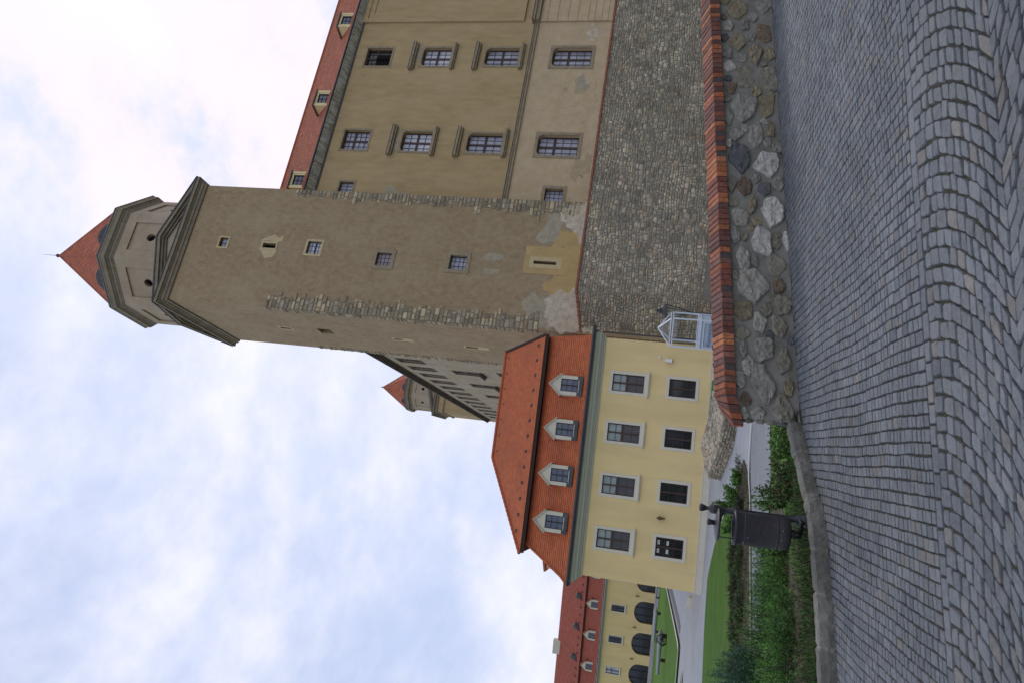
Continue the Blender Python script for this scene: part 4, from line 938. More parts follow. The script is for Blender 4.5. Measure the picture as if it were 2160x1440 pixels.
for k in range(22):
    t0, t1 = k / 22, (k + 1.1) / 22; P0 = Vector((.55, y0, zu + .03)).lerp(Vector((5.83, y1, zr + .05)), t0); P1 = Vector((.55, y0, zu + .03)).lerp(Vector((5.83, y1, zr + .05)), t1); m.tube([P0, P1], [.1, .075], 6, c=(.85, .75, .75))
upr = m.build('upper_roof', 'roof_tile', yh)
for k in range(13):
    s_ = 1.75 + k * .93; t = .14; y, z = y0 + (y1 - y0) * t, zu + (zr - zu) * t; m = MB(); m.hexa([(s_ - .1, y - .1, z - .06), (s_ + .1, y - .1, z - .06), (s_ + .1, y + .12, z + .1), (s_ - .1, y + .12, z + .1), (s_ - .07, y - .08, z + .05), (s_ + .07, y - .08, z + .05), (s_ + .05, y + .1, z + .12), (s_ - .05, y + .1, z + .12)])
    o = m.build('vent_tile', 'eaves_brown', yh); o.parent = upr
for k in range(7):
    s_ = 6.3 + k * 1.02; t = .9; y, z = y0 + (y1 - y0) * t, zu + (zr - zu) * t; m = MB(); m.box(s_ - .04, s_ + .04, y - .05, y + .05, z, z + .08); o = m.build('snow_hook', 'gutter_dark', yh); o.parent = upr
for c in cen4:
    c = c - .45 + (c - 2.11) * .0 + .02
for c in (2.63, 5.24, 7.85, 10.43):
    m = MB(); z0, zs, za = 6.05, 7.27, 7.84; w_ = .57; yf = -.36
    face_wall(m, c - w_, c + w_, z0, zs, [(c - .37, c + .37, z0 + .14, zs - .06)], depth=.14, y=yf)
    m.poly([(c - w_, yf, zs), (c + w_, yf, zs), (c, yf, za)])
    for sx in (-1, 1): m.poly([(c + sx * w_, yf, z0), (c + sx * w_, yf, zs), (c + sx * w_, .9, zs), (c + sx * w_, .1, z0)])
    for sx in (-1, 1):   # sloping verge boards
        A, B = (c + sx * (w_ + .08), zs - .1), (c, za); m.hexa([(A[0], yf - .1, A[1]), (B[0], yf - .1, B[1]), (B[0], yf - .005, B[1]), (A[0], yf - .005, A[1]), (A[0], yf - .1, A[1] + .09), (B[0], yf - .1, B[1] + .09), (B[0], yf - .005, B[1] + .09), (A[0], yf - .005, A[1] + .09)])
    m.m = 1
    for sx in (-1, 1):
        A, B = (c + sx * (w_ + .08), zs - .01), (c, za + .09); m.hexa([(A[0], yf - .13, A[1]), (B[0], yf - .13, B[1]), (B[0], 1.55, B[1]), (A[0], 1.1, A[1]), (A[0], yf - .13, A[1] + .04), (B[0], yf - .13, B[1] + .04), (B[0], 1.55, B[1] + .04), (A[0], 1.1, A[1] + .04)])
    m.m = 2; m.box(c - w_ - .02, c - .36, yf - .03, yf - .002, z0 - .1, z0 + .2); m.box(c + .36, c + w_ + .02, yf - .03, yf - .002, z0 - .1, z0 + .2); m.box(c - .36, c + .36, yf - .03, yf - .002, z0 - .1, z0 + .1)
    m.m = 0
    d = m.build('dormer', ['cream_paint', 'roof_tile', 'lead'], yh); d.parent = low
    window(yh, c - .37, c + .37, z0 + .14, zs - .06, y=yf, rec=.05, nx=2, nz=3, cross=(.5, None), fm='window_dark', gm='glass_sky', fw=.035, parent=d)
m = MB(); m.box(-.35, .9, 3.4, 4.6, 6.3, 7.35); m.m = 1; m.hexa([(-.55, 3.25, 7.36), (1.2, 3.25, 7.6), (1.2, 4.75, 7.6), (-.55, 4.75, 7.36), (-.55, 3.25, 7.46), (1.2, 3.25, 7.85), (1.2, 4.75, 7.85), (-.55, 4.75, 7.46)]); o = m.build('side_dormer', ['cream_paint', 'roof_tile'], yh); o.parent = low
m = MB(); m.box(12.33, 12.52, -.3, -.12, 1.0, 1.4); m.box(12.39, 12.46, -.12, -.002, 1.15, 1.25); m.m = 1; m.box(12.35, 12.5, -.28, -.14, .96, .999); m.build('security_camera', ['plastic_white', 'gutter_dark'], yh)
m = MB(); m.lathe(12.6, -.03, [(.05, 1.66), (.08, 1.7), (.05, 1.76)], 10); m.build('wall_sensor', 'plastic_white', yh)
def wall_lantern(root, s, z, k=1.0):
    m = MB(); m.lathe(s, -.2, [(.02, z - .28 * k), (.05, z - .24 * k), (.04, z - .2 * k)], 8); m.lathe(s, -.2, [(.05, z - .2 * k), (.10, z + .02), (.13, z + .03), (.04, z + .16 * k), (.01, z + .22 * k)], 8); m.tube([(s, -.01, z - .1), (s, -.12, z - .2), (s, -.2, z - .26)], .015, 6); m.build('wall_lantern', 'bronze', root)
wall_lantern(yh, 3.63, .93)

# ================================================================== LONG YELLOW BUILDING FAR BACK
fy = frame('arcaded_yellow_building', -40, 112, -1.2, 2, 'long yellow building with red mansard roof and arched ground floor glazing, behind the far lawn', 'building')
PT = 4.853; arcs = []; win = []
for k in range(-3, 9):
    c = -.34 - PT * k
    arcs.append((c - 1.68, c + 1.68, -.57, 2.4, 1.68, 1.35)); win.append((c - .5, c + .5, 3.9, 5.92))
m = MB(); face_wall(m, -42, 16, -1.2, 7.0, arcs + win, depth=.5)
for p, q in (((16, 0), (16, 10)), ((16, 10), (-42, 10)), ((-42, 10), (-42, 0))): m.poly([(p[0], p[1], -1.2), (q[0], q[1], -1.2), (q[0], q[1], 7.0), (p[0], p[1], 7.0)])
m.build('wall', 'yellow_paint', fy)
for a in arcs:
    w_ = a[1] - a[0]; m = MB()
    for x in (a[0] + .04, a[0] + w_ * .33, a[0] + w_ * .67, a[1] - .04): m.box(x - .05, x + .05, .38, .44, a[2], a[3] - (.0 if abs(x - (a[0] + a[1]) / 2) < 1 else .8))
    m.box(a[0], a[1], .38, .44, a[2] + 1.0, a[2] + 1.08)
    w = m.build('arched_window', 'window_dark', fy); m = MB(); m.box(a[0], a[1], .46, .48, a[2], a[3]); sub_of(m, 'pane', 'glass_dark', w, fy)
for i, h in enumerate(win): window(fy, *h, rec=.12, nx=2, nz=3, cross=(.5, .55), gm='glass_white' if i == 5 else 'glass_dark', fm='window_dark', fw=.06, sur=(.14, .03, 'cream_paint'), sill=(.2, .16, .09, 'cream_paint'))
m = MB(); m.box(-42, 16, -.6, -.002, -1.2, -.6); m.build('base_course', 'path_pale', fy)
FR = [(-42, 0), (16, 0), (16, 10), (-42, 10)]
m = MB(); bands(m, FR, [(6.85, 7.0, .1, .12), (7.004, 7.2, .25, .35)]); m.build('cornice', 'cornice_green', fy)
m = MB(); m.box(-42.6, 16.6, -.62, -.4, 7.21, 7.36); m.build('gutter', 'gutter_dark', fy)
m = MB(); tiles(m, (-42.5, -.5, 7.38), (16.5, -.5, 7.38), (15, 1.2, 10.1), (-41, 1.2, 10.1), tw=.5, rh=.4, lift=.03, var=.08); lf = m.build('lower_roof', 'roof_far', fy)
m = MB(); m.box(-41.2, 15.2, .85, 1.3, 10.0, 10.16); m.build('eaves_board', 'dark_timber', fy)
m = MB(); tiles(m, (-41.4, .8, 10.2), (15.4, .8, 10.2), (13, 5, 14.4), (-38, 5, 14.4), tw=.5, rh=.4, lift=.025, var=.08); m.poly([(-41.4, 9.2, 10.2), (15.4, 9.2, 10.2), (13, 5, 14.4), (-38, 5, 14.4)]); m.poly([(15.4, .8, 10.2), (15.4, 9.2, 10.2), (13, 5, 14.4)])
uf = m.build('upper_roof', 'roof_far', fy)
for k in range(-2, 8):
    c = -.34 - PT * k; m = MB(); z0, zs, za = 7.95, 9.15, 9.9; w_ = .72; yf = -.12
    face_wall(m, c - w_, c + w_, z0, zs, [(c - .45, c + .45, z0 + .05, zs - .02)], depth=.14, y=yf); m.poly([(c - w_ - .1, yf, zs), (c + w_ + .1, yf, zs), (c, yf, za)])
    for sx in (-1, 1): m.poly([(c + sx * w_, yf, z0), (c + sx * w_, yf, zs), (c + sx * w_, .9, zs), (c + sx * w_, .1, z0)])
    m.m = 1
    for sx in (-1, 1):
        A, B = (c + sx * (w_ + .15), zs - .1), (c, za + .05); m.hexa([(A[0], yf - .1, A[1]), (B[0], yf - .1, B[1]), (B[0], 1.3, B[1]), (A[0], 1.0, A[1]), (A[0], yf - .1, A[1] + .07), (B[0], yf - .1, B[1] + .07), (B[0], 1.3, B[1] + .07), (A[0], 1.0, A[1] + .07)])
    m.m = 0; d = m.build('dormer', ['cream_paint', 'roof_far'], fy); d.parent = lf
    window(fy, c - .45, c + .45, z0 + .05, zs - .02, y=yf, rec=.08, nx=2, nz=3, fm='window_dark', gm='glass_sky', fw=.05, parent=d)
    m = MB(); m.lathe(c + .45, 1.75, [(.5, 10.9), (.5, 11.3), (.42, 11.65), (.2, 11.85)], 12); o = m.build('roof_vent', 'lead', fy); o.parent = uf
    for q in range(4):
        s_ = c + q * PT / 4; m = MB(); m.box(s_ - .1, s_ + .1, 1.2, 1.4, 10.62, 10.9); o = m.build('snow_hook', 'gutter_dark', fy); o.parent = uf
    wall_lantern(fy, c + PT / 2, 2.15, 1.3)
for c in (-9.75, 3.1): m = MB(); m.box(c - 1.1, c + 1.1, 4.5, 5.5, 13.9, 15.1); o = m.build('chimney', 'cream_paint', fy); o.parent = uf

# ================================================================== LOW CURVED RUBBLE WALL
cw = frame('curved_rubble_wall', -3, 29, -1.6, 0, 'low curved light grey rubble stone wall in front of the yellow house plinth', 'wall')
base = [(0.6, 27.2), (-1.2, 27.7), (-2.44, 28.3), (-3.5, 29.2), (-4.42, 31.2), (-5.5, 33.7)]
base = [(x + 3, y - 29) for x, y in base][::-1]       # runs so that the outside is on the right-hand side
cum = [0]
for p, q in zip(base, base[1:]): cum.append(cum[-1] + hypot(q[0] - p[0], q[1] - p[1]))
def Pb(u, w, off, inn=0):
    u = max(0, min(cum[-1] - 1e-6, u)); i = max(j for j in range(len(cum)) if cum[j] <= u); i = min(i, len(base) - 2); f = (u - cum[i]) / (cum[i + 1] - cum[i])
    p = Vector(base[i]).lerp(Vector(base[i + 1]), f); a = base[max(i - 1, 0)]; b = base[min(i + 2, len(base) - 1)]
    d0 = (Vector(base[i + 1]) - Vector(base[i])).normalized(); d = d0; nn = Vector((d.y, -d.x))
    if nn.y > 0 and abs(nn.y) > abs(nn.x): nn = -nn
    p = p + nn * (off - inn); return (p.x, p.y, w)
m = MB(); us = [cum[-1] * k / 30 for k in range(31)]
rows = [[m.vert(*Pb(u, z, 0, i_)) for u in us] for z, i_ in ((-1.7, 0), (-.98, .05), (-.55, 1.5), (-1.7, 1.5))]
for A, B in zip(rows, rows[1:]):
    for k in range(30): m.face([A[k], A[k + 1], B[k + 1], B[k]])
m.face([r[0] for r in rows]); m.face([r[-1] for r in rows])
m.build('mortar_core', 'rubble_mortar', cw)
m = MB(); rubble(m, lambda u, w, off: Pb(u, w, off, .02), cum[-1], lambda u: -1.6, lambda u: -.96, hr=(.07, .15), wr=(.12, .34), g=.01, h=(.02, .06), seed=31, bright=.8)
rubble(m, lambda u, w, off: Pb(u, -.97 + w * .28 + off, 0, .03 + w), cum[-1], lambda u: 0, lambda u: 1.5, hr=(.12, .26), wr=(.14, .4), g=.012, h=(.03, .08), seed=37, bright=1.15)
A0 = Pb(0, 0, 0, 0); B0 = Pb(0, 0, 0, 1.5); dd = Vector((B0[0] - A0[0], B0[1] - A0[1])).normalized(); nn = Vector((-dd.y, dd.x))
if (nn.x * (base[1][0] - base[0][0]) + nn.y * (base[1][1] - base[0][1])) > 0: nn = -nn
rubble(m, lambda u, w, off: (A0[0] + dd.x * u + nn.x * off, A0[1] + dd.y * u + nn.y * off, w), 1.5, lambda u: -1.6, lambda u: -.98 + .28 * u, hr=(.08, .16), wr=(.12, .3), g=.01, h=(.02, .05), seed=41, bright=1.1)
m.build('rubble_facing', 'rubble_stone', cw)

# ================================================================== GLAZED SHOWCASE, STREET LANTERN
kx = frame('showcase', .27, 20.22, -1.25, -15, 'white framed glass showcase with pyramid top and lettered blue panel, behind the brick coping', 'showcase')
SW = .80
m = MB(); m.box(.02, SW - .02, .02, SW - .02, -1.25, .6); m.build('lower_panel', 'panel_blue', kx)
m = MB()
for (x, y) in ((0, 0), (SW, 0), (SW, SW), (0, SW)): m.box(x - .018, x + .018, y - .018, y + .018, -1.25, 1.38)
for z in (.6, .66, 1.36, 1.42):
    m.box(0, SW, -.016, .016, z, z + .026); m.box(0, SW, SW - .016, SW + .016, z, z + .026); m.box(-.016, .016, 0, SW, z, z + .026); m.box(SW - .016, SW + .016, 0, SW, z, z + .026)
m.box(.03, SW - .03, -.01, .018, .52, .55); m.box(.03, .06, -.01, .018, -.2, .52); m.box(SW - .06, SW - .03, -.01, .018, -.2, .52)
for (x, y) in ((0, 0), (SW, 0), (SW, SW), (0, SW)): m.tube([(x, y, 1.42), (SW / 2, SW / 2, 1.78)], .018, 6)
m.build('frame', 'white_metal', kx)
m = MB()
for (p, q) in (((.02, 0), (SW - .02, 0)), ((SW, .02), (SW, SW - .02)), ((SW - .02, SW), (.02, SW)), ((0, SW - .02), (0, .02))):
    m.poly([(*p, .69), (*q, .69), (*q, 1.36), (*p, 1.36)]); m.poly([(*p, 1.45), (*q, 1.45), (SW / 2, SW / 2, 1.76)])
m.build('glass_panes', 'clear_glass', kx)
cu = bpy.data.curves.new('lettering', 'FONT'); cu.body = 'Kamenn\u00fd'; cu.size = .17; cu.align_x = 'CENTER'; cu.extrude = .003; cu.shear = .25
to = bpy.data.objects.new('tmp', cu); COL.objects.link(to); bpy.context.view_layer.update()
me = bpy.data.meshes.new_from_object(to.evaluated_get(bpy.context.evaluated_depsgraph_get())); bpy.data.objects.remove(to)
me.materials.clear(); me.materials.append(MATS['lettering']); lt = bpy.data.objects.new('lettering', me); COL.objects.link(lt); lt.parent = kx; lt.location = (SW / 2 - .02, -.03, .33 + 1.25); lt.rotation_euler = (pi / 2, 0, 0)

sl = frame('street_lantern', 1.46, 24.0, -1.4, 12, 'black four-sided street lantern on a post, beside the glass showcase', 'street lamp')
m = MB(); m.lathe(0, 0, [(.12, -1.42), (.12, -1.2), (.07, -1.1), (.05, -.6), (.04, .75), (.06, .8), (.03, .86)], 12); m.build('post', 'iron', sl)
m = MB()
for a in range(4):
    t = pi / 4 + a * pi / 2; m.tube([(.03 * cos(t), .03 * sin(t), .8), (.14 * cos(t), .14 * sin(t), 1.08), (.26 * cos(t), .26 * sin(t), 1.58)], .014, 6)
for r, z in ((.14, 1.08), (.26, 1.58)): m.tube([(r * cos(pi / 4 + a * pi / 2), r * sin(pi / 4 + a * pi / 2), z) for a in range(5)], .014, 6)
m.lathe(0, 0, [(.29, 1.58), (.27, 1.62), (.13, 1.72), (.1, 1.74), (.1, 1.8), (.05, 1.84), (.05, 1.9), (.02, 1.93)], 4, a0=pi / 4); m.build('lantern_frame', 'iron', sl)
m = MB()
for a in range(4):
    t0, t1 = pi / 4 + a * pi / 2, pi / 4 + (a + 1) * pi / 2; m.poly([(.135 * cos(t0), .135 * sin(t0), 1.09), (.135 * cos(t1), .135 * sin(t1), 1.09), (.25 * cos(t1), .25 * sin(t1), 1.57), (.25 * cos(t0), .25 * sin(t0), 1.57)])
m.build('lantern_glass', 'clear_glass', sl)

# ================================================================== LITTER BIN ON ITS POST
bx, by = -1.635, 8.03
bn = frame('litter_bin', bx, by, -.12, 0, 'black cast iron litter bin with round lid hung on a knobbed post, beside the kerb', 'bin')
m = MB(); m.smooth = True
m.lathe(0, 0, [(.085, -.14), (.085, -.06), (.06, -.04), (.06, .02), (.045, .05), (.036, .1), (.036, .62), (.05, .64), (.05, .7), (.036, .72), (.036, .84), (.05, .86), (.052, .93), (.022, .95), (.02, .975), (.034, 1.0), (.042, 1.03), (.04, 1.05), (.015, 1.055)], 20)
m.build('post', 'bin_paint', bn)
ox, oy = -.125, -.19
m = MB(); m.smooth = True; nb = 36
m.lathe(ox, oy, [(.14, .135), (.162, .148), (.168, .175), (.172, .22), (.17, .23), (.174, .4), (.174, .6), (.178, .655), (.183, .672), (.186, .69), (.183, .7), (.174, .695), (.17, .65), (.155, .22), (.01, .2)], nb)
body = m.build('bin_body', 'bin_paint', bn)
m = MB(); m.smooth = True; m.lathe(ox, oy, [(.1755, .585), (.179, .593), (.1755, .6)], nb, cap=False); sub_of(m, 'hoop', 'bin_paint', body, bn); m = MB(); m.smooth = True; m.lathe(ox, oy, [(.1725, .26), (.176, .27), (.1725, .28)], nb, cap=False); sub_of(m, 'hoop', 'bin_paint', body, bn)
for a, z in ((-1.9, .56), (-1.75, .23), (-2.3, .60), (-1.2, .22)):
    m = MB(); m.lathe(ox + .172 * cos(a), oy + .172 * sin(a), [(.006, z), (.008, z + .004), (.004, z + .01)], 8); sub_of(m, 'rivet', 'bin_scratch', body, bn)
m = MB(); m.smooth = True; m.lathe(ox, oy, [(.01, .848), (.165, .848), (.178, .855), (.18, .862), (.165, .872), (.09, .888), (.03, .9)], nb); lid = m.build('lid', 'bin_paint', bn)
m = MB(); m.smooth = True; m.lathe(ox + .02, oy, [(.026, .9), (.028, .93), (.036, .95), (.036, .965), (.02, .975)], 14); sub_of(m, 'knob', 'bin_paint', lid, bn)
m = MB()
m.tube([(ox - .1, oy - .1, .7), (ox - .1, oy - .1, .85)], .007, 6); m.tube([(ox + .13, oy + .06, .7), (ox + .13, oy + .06, .85)], .007, 6)
m.tube([(0, 0, .78), (ox * .4, oy * .4, .83), (ox, oy, .85)], .02, 8)
m.build('lid_support', 'bin_paint', bn)
m = MB(); m.smooth = True
for s_ in (-.05, .0): m.tube([(s_ + .02, -.01, .02), (s_ - .02, -.07, .0), (ox * .8 + s_, oy * .8, .03), (ox + s_ + .03, oy, .08), (ox * .9 + s_, oy * .7, .12)], [.03, .028, .026, .026, .03], 10)
m.build('bracket', 'bin_paint', bn)

# ================================================================== CANNONS ON THE FAR LAWN, SMALL STONES
def cannon(name, A, B, label, wheels):
    ax, ay = A; z0 = terr(ax, ay) + .12; d = atan2(B[1] - ay, B[0] - ax); Lc = hypot(B[0] - ax, B[1] - ay)
    r = frame(name, ax, ay, z0, math.degrees(d), label, 'cannon', 'cannons displayed on the far lawn')
    m = MB(); m.smooth = True; n = 16
    prof_ = [(-.32, .02), (-.25, .1), (-.12, .08), (0, .22), (.25, .25), (.27, .28), (.35, .28), (.37, .25), (Lc * .5, .2), (Lc * .52, .22), (Lc * .55, .19), (Lc - .3, .14), (Lc - .1, .18), (Lc, .17), (Lc, .05)]
    rings = [[m.vert(x, q * cos(2 * pi * j / n), z0 + .62 + q * sin(2 * pi * j / n)) for j in range(n)] for x, q in prof_]
    for P_, Q_ in zip(rings, rings[1:]):
        for j in range(n): m.face([P_[j], P_[(j + 1) % n], Q_[(j + 1) % n], Q_[j]])
    m.build('barrel', 'cannon', r)
    for q in ((.15, .5, .3, .38), (Lc * .62, Lc * .62 + .3, .25, .42)): m = MB(); m.box(q[0], q[1], -q[2], q[2], z0 - .1, z0 + q[3]); m.build('support_block', 'dark_timber', r)
    if wheels:
        for s_ in (-.55, .55):
            m = MB(); N_ = 20; R_ = .48
            m.tube([(.75 + R_ * cos(2 * pi * j / N_), s_, z0 + .45 + R_ * sin(2 * pi * j / N_)) for j in range(N_ + 1)], .05, 6)
            for j in range(8): m.tube([(.75, s_, z0 + .45), (.75 + R_ * cos(pi * j / 4), s_, z0 + .45 + R_ * sin(pi * j / 4))], .03, 5)
            m.build('wheel', 'dark_timber', r)
        m = MB(); m.tube([(.75, -.65, z0 + .45), (.75, .65, z0 + .45)], .06, 8); m.build('axle', 'dark_timber', r)
cannon('cannon', (-27.7, 72.4), (-31.2, 70.6), 'pale grey cannon barrel on dark spoked wheels, nearer of the two on the far lawn', True)
cannon('cannon', (-33.0, 93.2), (-36.6, 91.8), 'pale grey cannon barrel lying on timber blocks, closer to the arcaded building', False)
m = MB(); m.prism([(-15.6, 45.2), (-14.9, 45.3), (-15.0, 46.0), (-15.7, 45.9)], -1.6, -1.32, poly1=[(-15.5, 45.3), (-14.95, 45.38), (-15.05, 45.9), (-15.6, 45.82)]); o = m.build('stone_block', 'cream_paint', label='small pale stone block on the paving by the yellow house corner', cat='stone block')
lb = frame('lawn_bench', -34.4, 104.6, -1.15, 2, 'dark bench by the arcaded building, partly hidden by the yellow house', 'bench')
m = MB(); m.box(-.9, .9, -.25, .25, -.72, -.64); m.build('seat', 'window_dark', lb)
for x in (-.75, .75): m = MB(); m.box(x - .05, x + .05, -.22, .22, -1.15, -.722); m.build('leg', 'window_dark', lb)

# ================================================================== PLANTS
GRN = [(.036, .11, .014), (.058, .155, .02), (.018, .055, .009), (.085, .2, .03)]
LGT = [(.11, .24, .035), (.14, .28, .05), (.09, .19, .035), (.06, .14, .03)]
BLG = [(.045, .10, .065), (.07, .14, .09), (.03, .075, .045), (.05, .115, .05)]
BRG = [(.055, .075, .025), (.075, .065, .03), (.035, .06, .02), (.09, .08, .045)]
RED = [(.085, .035, .02), (.07, .06, .02), (.05, .10, .02), (.04, .09, .02), (.045, .085, .02)]
def leafq(m, p, d, n, L_, w, c):
    s = d.cross(n)
    if s.length < 1e-5: s = Vector((1, 0, 0))
    s.normalize(); m.poly([tuple(p - s * w * .15), tuple(p + d * L_ * .45 - s * w * .5), tuple(p + d * L_), tuple(p + d * L_ * .45 + s * w * .5)], c)
def rvec(r): 
    while 1:
        v = Vector((r.uniform(-1, 1), r.uniform(-1, 1), r.uniform(-1, 1)))
        if .05 < v.length < 1: return v.normalized()
def plant(name, label, cat, group, x, y, R_, h, n, kind, cols, seed, leaf=.04, R2=None):
    r = random.Random(seed); z0 = terr(x, y); f = frame(name, x, y, z0, 0, label, cat, group); fo = MB(); st = MB(); R2 = R2 or R_
    if kind == 'juniper':
        for k in range(n):
            a = r.uniform(0, 2 * pi); rr = sqrt(r.random()); out = Vector((cos(a) * R_, sin(a) * R2, 0)); tip = Vector((out.x * rr, out.y * rr, z0 + h * (1 - .5 * rr ** 2) * r.uniform(.45, 1.25)))
            rt_ = Vector((out.x * rr * .45, out.y * rr * .45, z0 + .02)); dr = (tip - rt_); L_ = dr.length; dn = dr.normalized(); bend = Vector((cos(a), sin(a), -.2)) * L_ * .12
            if k % 4 == 0: st.tube([rt_, rt_.lerp(tip, .5) + bend, tip], [.008, .006, .002], 4, cap=False)
            base_c = r.choice(cols); ns = int(8 + L_ * 46)
            for q in range(ns):
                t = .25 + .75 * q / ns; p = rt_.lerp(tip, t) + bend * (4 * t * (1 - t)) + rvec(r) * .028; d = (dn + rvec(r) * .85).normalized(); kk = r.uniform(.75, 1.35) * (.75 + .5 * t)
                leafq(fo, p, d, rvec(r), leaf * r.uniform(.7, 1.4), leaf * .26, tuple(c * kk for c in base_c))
    elif kind == 'leafy':
        for k in range(n):
            a = r.uniform(0, 2 * pi); rr = sqrt(r.random()) * R_; top = Vector((cos(a) * rr, sin(a) * rr * R2 / R_, z0 + h * r.uniform(.5, 1.08))); rt_ = Vector((top.x * .35, top.y * .35, z0)); 
            st.tube([rt_, rt_.lerp(top, .6) + rvec(r) * .02, top], [.007, .005, .002], 4, cap=False)
            ns = int(7 + 12 * (top - rt_).length / .4)
            for q in range(ns):
                t = .2 + .8 * q / ns; p = rt_.lerp(top, t); d = (rvec(r) + Vector((0, 0, .35))).normalized(); c = r.choice(cols); kk = r.uniform(.8, 1.25)
                leafq(fo, p, d, rvec(r), leaf * r.uniform(.7, 1.3), leaf * .55, tuple(v * kk for v in c))
    fo.build('foliage', 'leaf', f); 
    if st.v: st.build('stems', 'bark', f)
    return f
JG = 'low junipers spreading behind the kerb'
jun = [(-2.75, 10.3, .62, .36), (-3.45, 9.3, .7, .36), (-3.3, 11.6, .8, .5), (-4.2, 10.2, .75, .36), (-4.4, 12.6, .9, .55), (-5.15, 11.1, .85, .45), (-5.3, 13.4, .95, .6), (-4.6, 8.8, .7, .38), (-5.9, 9.7, .85, .42), (-6.4, 12.0, .95, .5), (-3.5, 12.9, .85, .5), (-6.6, 14.2, .95, .6)]
jl = ['first low juniper left of the litter bin, edge of the mat', 'low juniper just behind the kerb, left of the bin', 'low juniper beyond the bin, near the setts path', 'mid green juniper in the middle of the kerbside mat', 'flat juniper bordering the setts path', 'dense juniper in the heart of the mat', 'juniper against the setts path, deeper in the mat', 'juniper leaning over the kerb, second from the bin', 'tall rounded juniper near the left frame edge by the kerb', 'broad juniper far left in the mat', 'small juniper nearest the pale path edge', 'farthest juniper beside the setts path at the frame edge']
for i, ((x, y, R_, h), lb_) in enumerate(zip(jun, jl)):
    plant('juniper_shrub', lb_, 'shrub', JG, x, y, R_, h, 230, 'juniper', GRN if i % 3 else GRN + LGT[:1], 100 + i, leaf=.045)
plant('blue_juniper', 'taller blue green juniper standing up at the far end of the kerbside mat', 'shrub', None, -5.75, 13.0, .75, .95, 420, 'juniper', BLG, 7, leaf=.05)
PG = 'leafy plants in the verge by the wall'
lf_ = [(-.95, 10.9, .34, .42, LGT, 'bright green leafy plant on the verge near the brick wall end'), (-1.0, 9.75, .3, .36, LGT, 'leafy plant low against the kerb near the wall'), (-1.25, 11.2, .3, .34, LGT, 'pale leafy plant in the verge grass, right of the bin'), (-1.45, 9.2, .32, .36, RED + GRN, 'dark leafed bush with red shoots right beside the bin'), (-1.62, 10.2, .38, .42, RED + GRN + GRN, 'red tinged bush behind the bin'), (-1.95, 10.8, .22, .68, GRN + LGT, 'tall thin stemmed plant just behind the bin'), (-2.35, 10.0, .3, .5, LGT + GRN, 'leafy plant left behind the bin, before the junipers')]
for i, (x, y, R_, h, c, lb_) in enumerate(lf_): plant('leafy_plant', lb_, 'plant', PG, x, y, R_, h * .78, 40, 'leafy', c, 200 + i, leaf=.05)
BG = 'shrubs in the flower bed between the paths'
bed = [(-3.9, 24.6, .35, .5, LGT, 'light green shrub at the pointed end of the flower bed'), (-4.6, 25.2, .45, .7, LGT, 'upright light green shrub in the flower bed, second from its tip'), (-5.2, 26.0, .3, .95, LGT + GRN, 'tall sapling with loose leaves in the flower bed'), (-5.5, 25.0, .45, .6, LGT + GRN, 'leafy shrub at the lawn side of the flower bed'), (-4.5, 23.2, .3, .4, BRG, 'small brownish plant at the path side of the flower bed')]
for i, (x, y, R_, h, c, lb_) in enumerate(bed): plant('bed_shrub', lb_, 'shrub', BG, x, y, R_ * .9, h * .8, 45, 'leafy', c, 300 + i, leaf=.09)
hb = [(-6.4, 24.4, .8, .24), (-7.0, 22.9, .8, .26), (-7.7, 21.4, .85, .28), (-8.5, 20.0, .9, .3), (-9.2, 18.3, .9, .34), (-6.9, 20.6, .7, .22), (-6.0, 22.3, .7, .2)]
hlb = ['brown green heath shrub nearest the bin side of the bed', 'brown green heath shrub second along the lawn edge', 'heath shrub in the middle of the lawn edge', 'spiky heath shrub past the middle of the lawn edge', 'heath shrub at the frame edge of the bed', 'low heath shrub by the white path edging', 'sparse heath shrub between path edging and lawn']
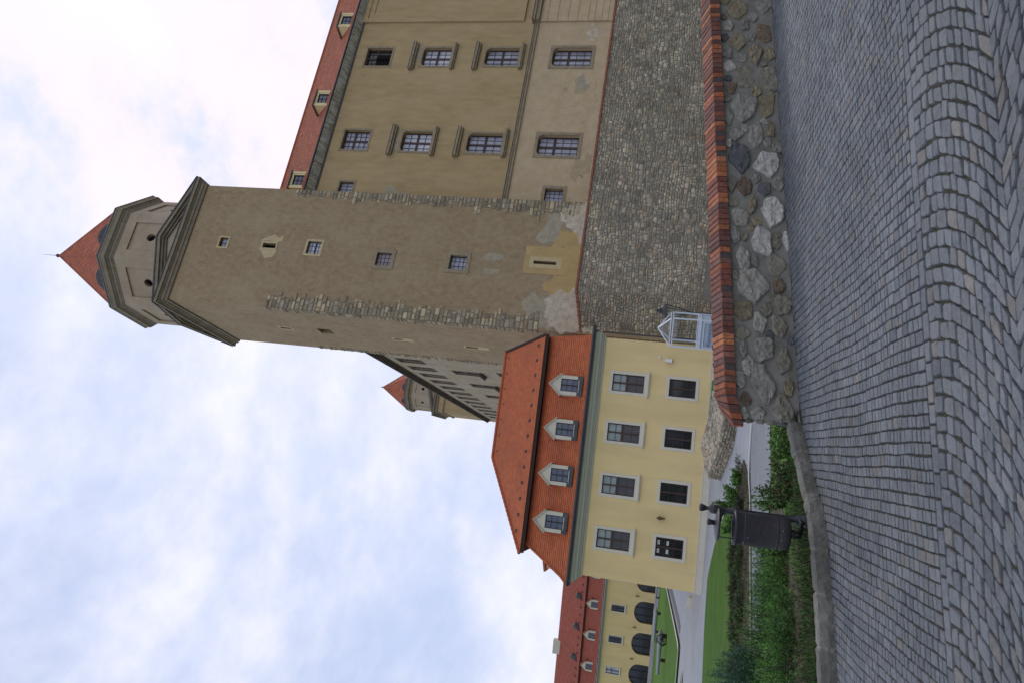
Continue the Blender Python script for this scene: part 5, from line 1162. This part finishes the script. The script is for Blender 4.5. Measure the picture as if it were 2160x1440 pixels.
for i, ((x, y, R_, h), lb_) in enumerate(zip(hb, hlb)): plant('heath_shrub', lb_, 'shrub', 'heath shrubs along the lawn', x, y, R_, h, 170, 'juniper', BRG + GRN[:1], 400 + i, leaf=.09)
# grass and herbs nobody could count
r = random.Random(77); m = MB()
def blades(m, x, y, n, h, cols, sp=.05):
    z = terr(x, y)
    for _ in range(n):
        a = r.uniform(0, 2 * pi); px, py = x + r.gauss(0, sp), y + r.gauss(0, sp); hh = h * r.uniform(.5, 1.3); dx, dy = cos(a) * hh * .45, sin(a) * hh * .45; c = r.choice(cols); k = r.uniform(.75, 1.25); w = .006 + hh * .02
        c = tuple(v * k for v in c); m.poly([(px - w * sin(a), py + w * cos(a), z + .02), (px + w * sin(a), py - w * cos(a), z + .02), (px + dx, py + dy, z + hh)], c)
for _ in range(2600):
    t = r.random(); x = -.3 - t * 2.2; y = max(yline(x) + .3, r.uniform(8.6, 17)); blades(m, x, y, 7, .05 if y > 10.5 else .065, LGT + GRN)
for _ in range(5200):
    x = r.uniform(-8, -1.2); y = yline(x) + .24 + abs(r.gauss(0, .55)); blades(m, x, y, 7, .075, BRG + GRN + [(.03, .028, .015), (.022, .03, .01), (.10, .09, .04)])
m.build('verge_grass', 'grass_blade', kind='stuff', label='rough green grass and herbs on the verge behind the kerb', cat='grass')
m = MB()
for _ in range(2600):
    t = r.random(); x = -3.4 - t * 6.5; y = 22.2 - t * 7.2 + r.uniform(0, 5.5); blades(m, x, y, 5, .13, BRG + [(.16, .14, .08)], .12)
m.build('bed_grass', 'grass_blade', kind='stuff', label='dry brownish ground cover in the flower bed', cat='grass')
m = MB()
for _ in range(500):
    u = r.uniform(-1.6, 2.8); v = -r.uniform(.1, 1.9); x, y = uv2(u, v); z = road_z(x) - .018
    for q in range(3):
        a = r.uniform(0, 6.28); c = r.choice(BRG); L_ = r.uniform(.01, .022); m.poly([(x, y + .002, z), (x + .003, y, z), (x + cos(a) * L_, y + sin(a) * L_, z + .018)], c)
m.build('joint_moss', 'grass_blade', kind='stuff', label='dry moss in the joints between the large setts', cat='moss')
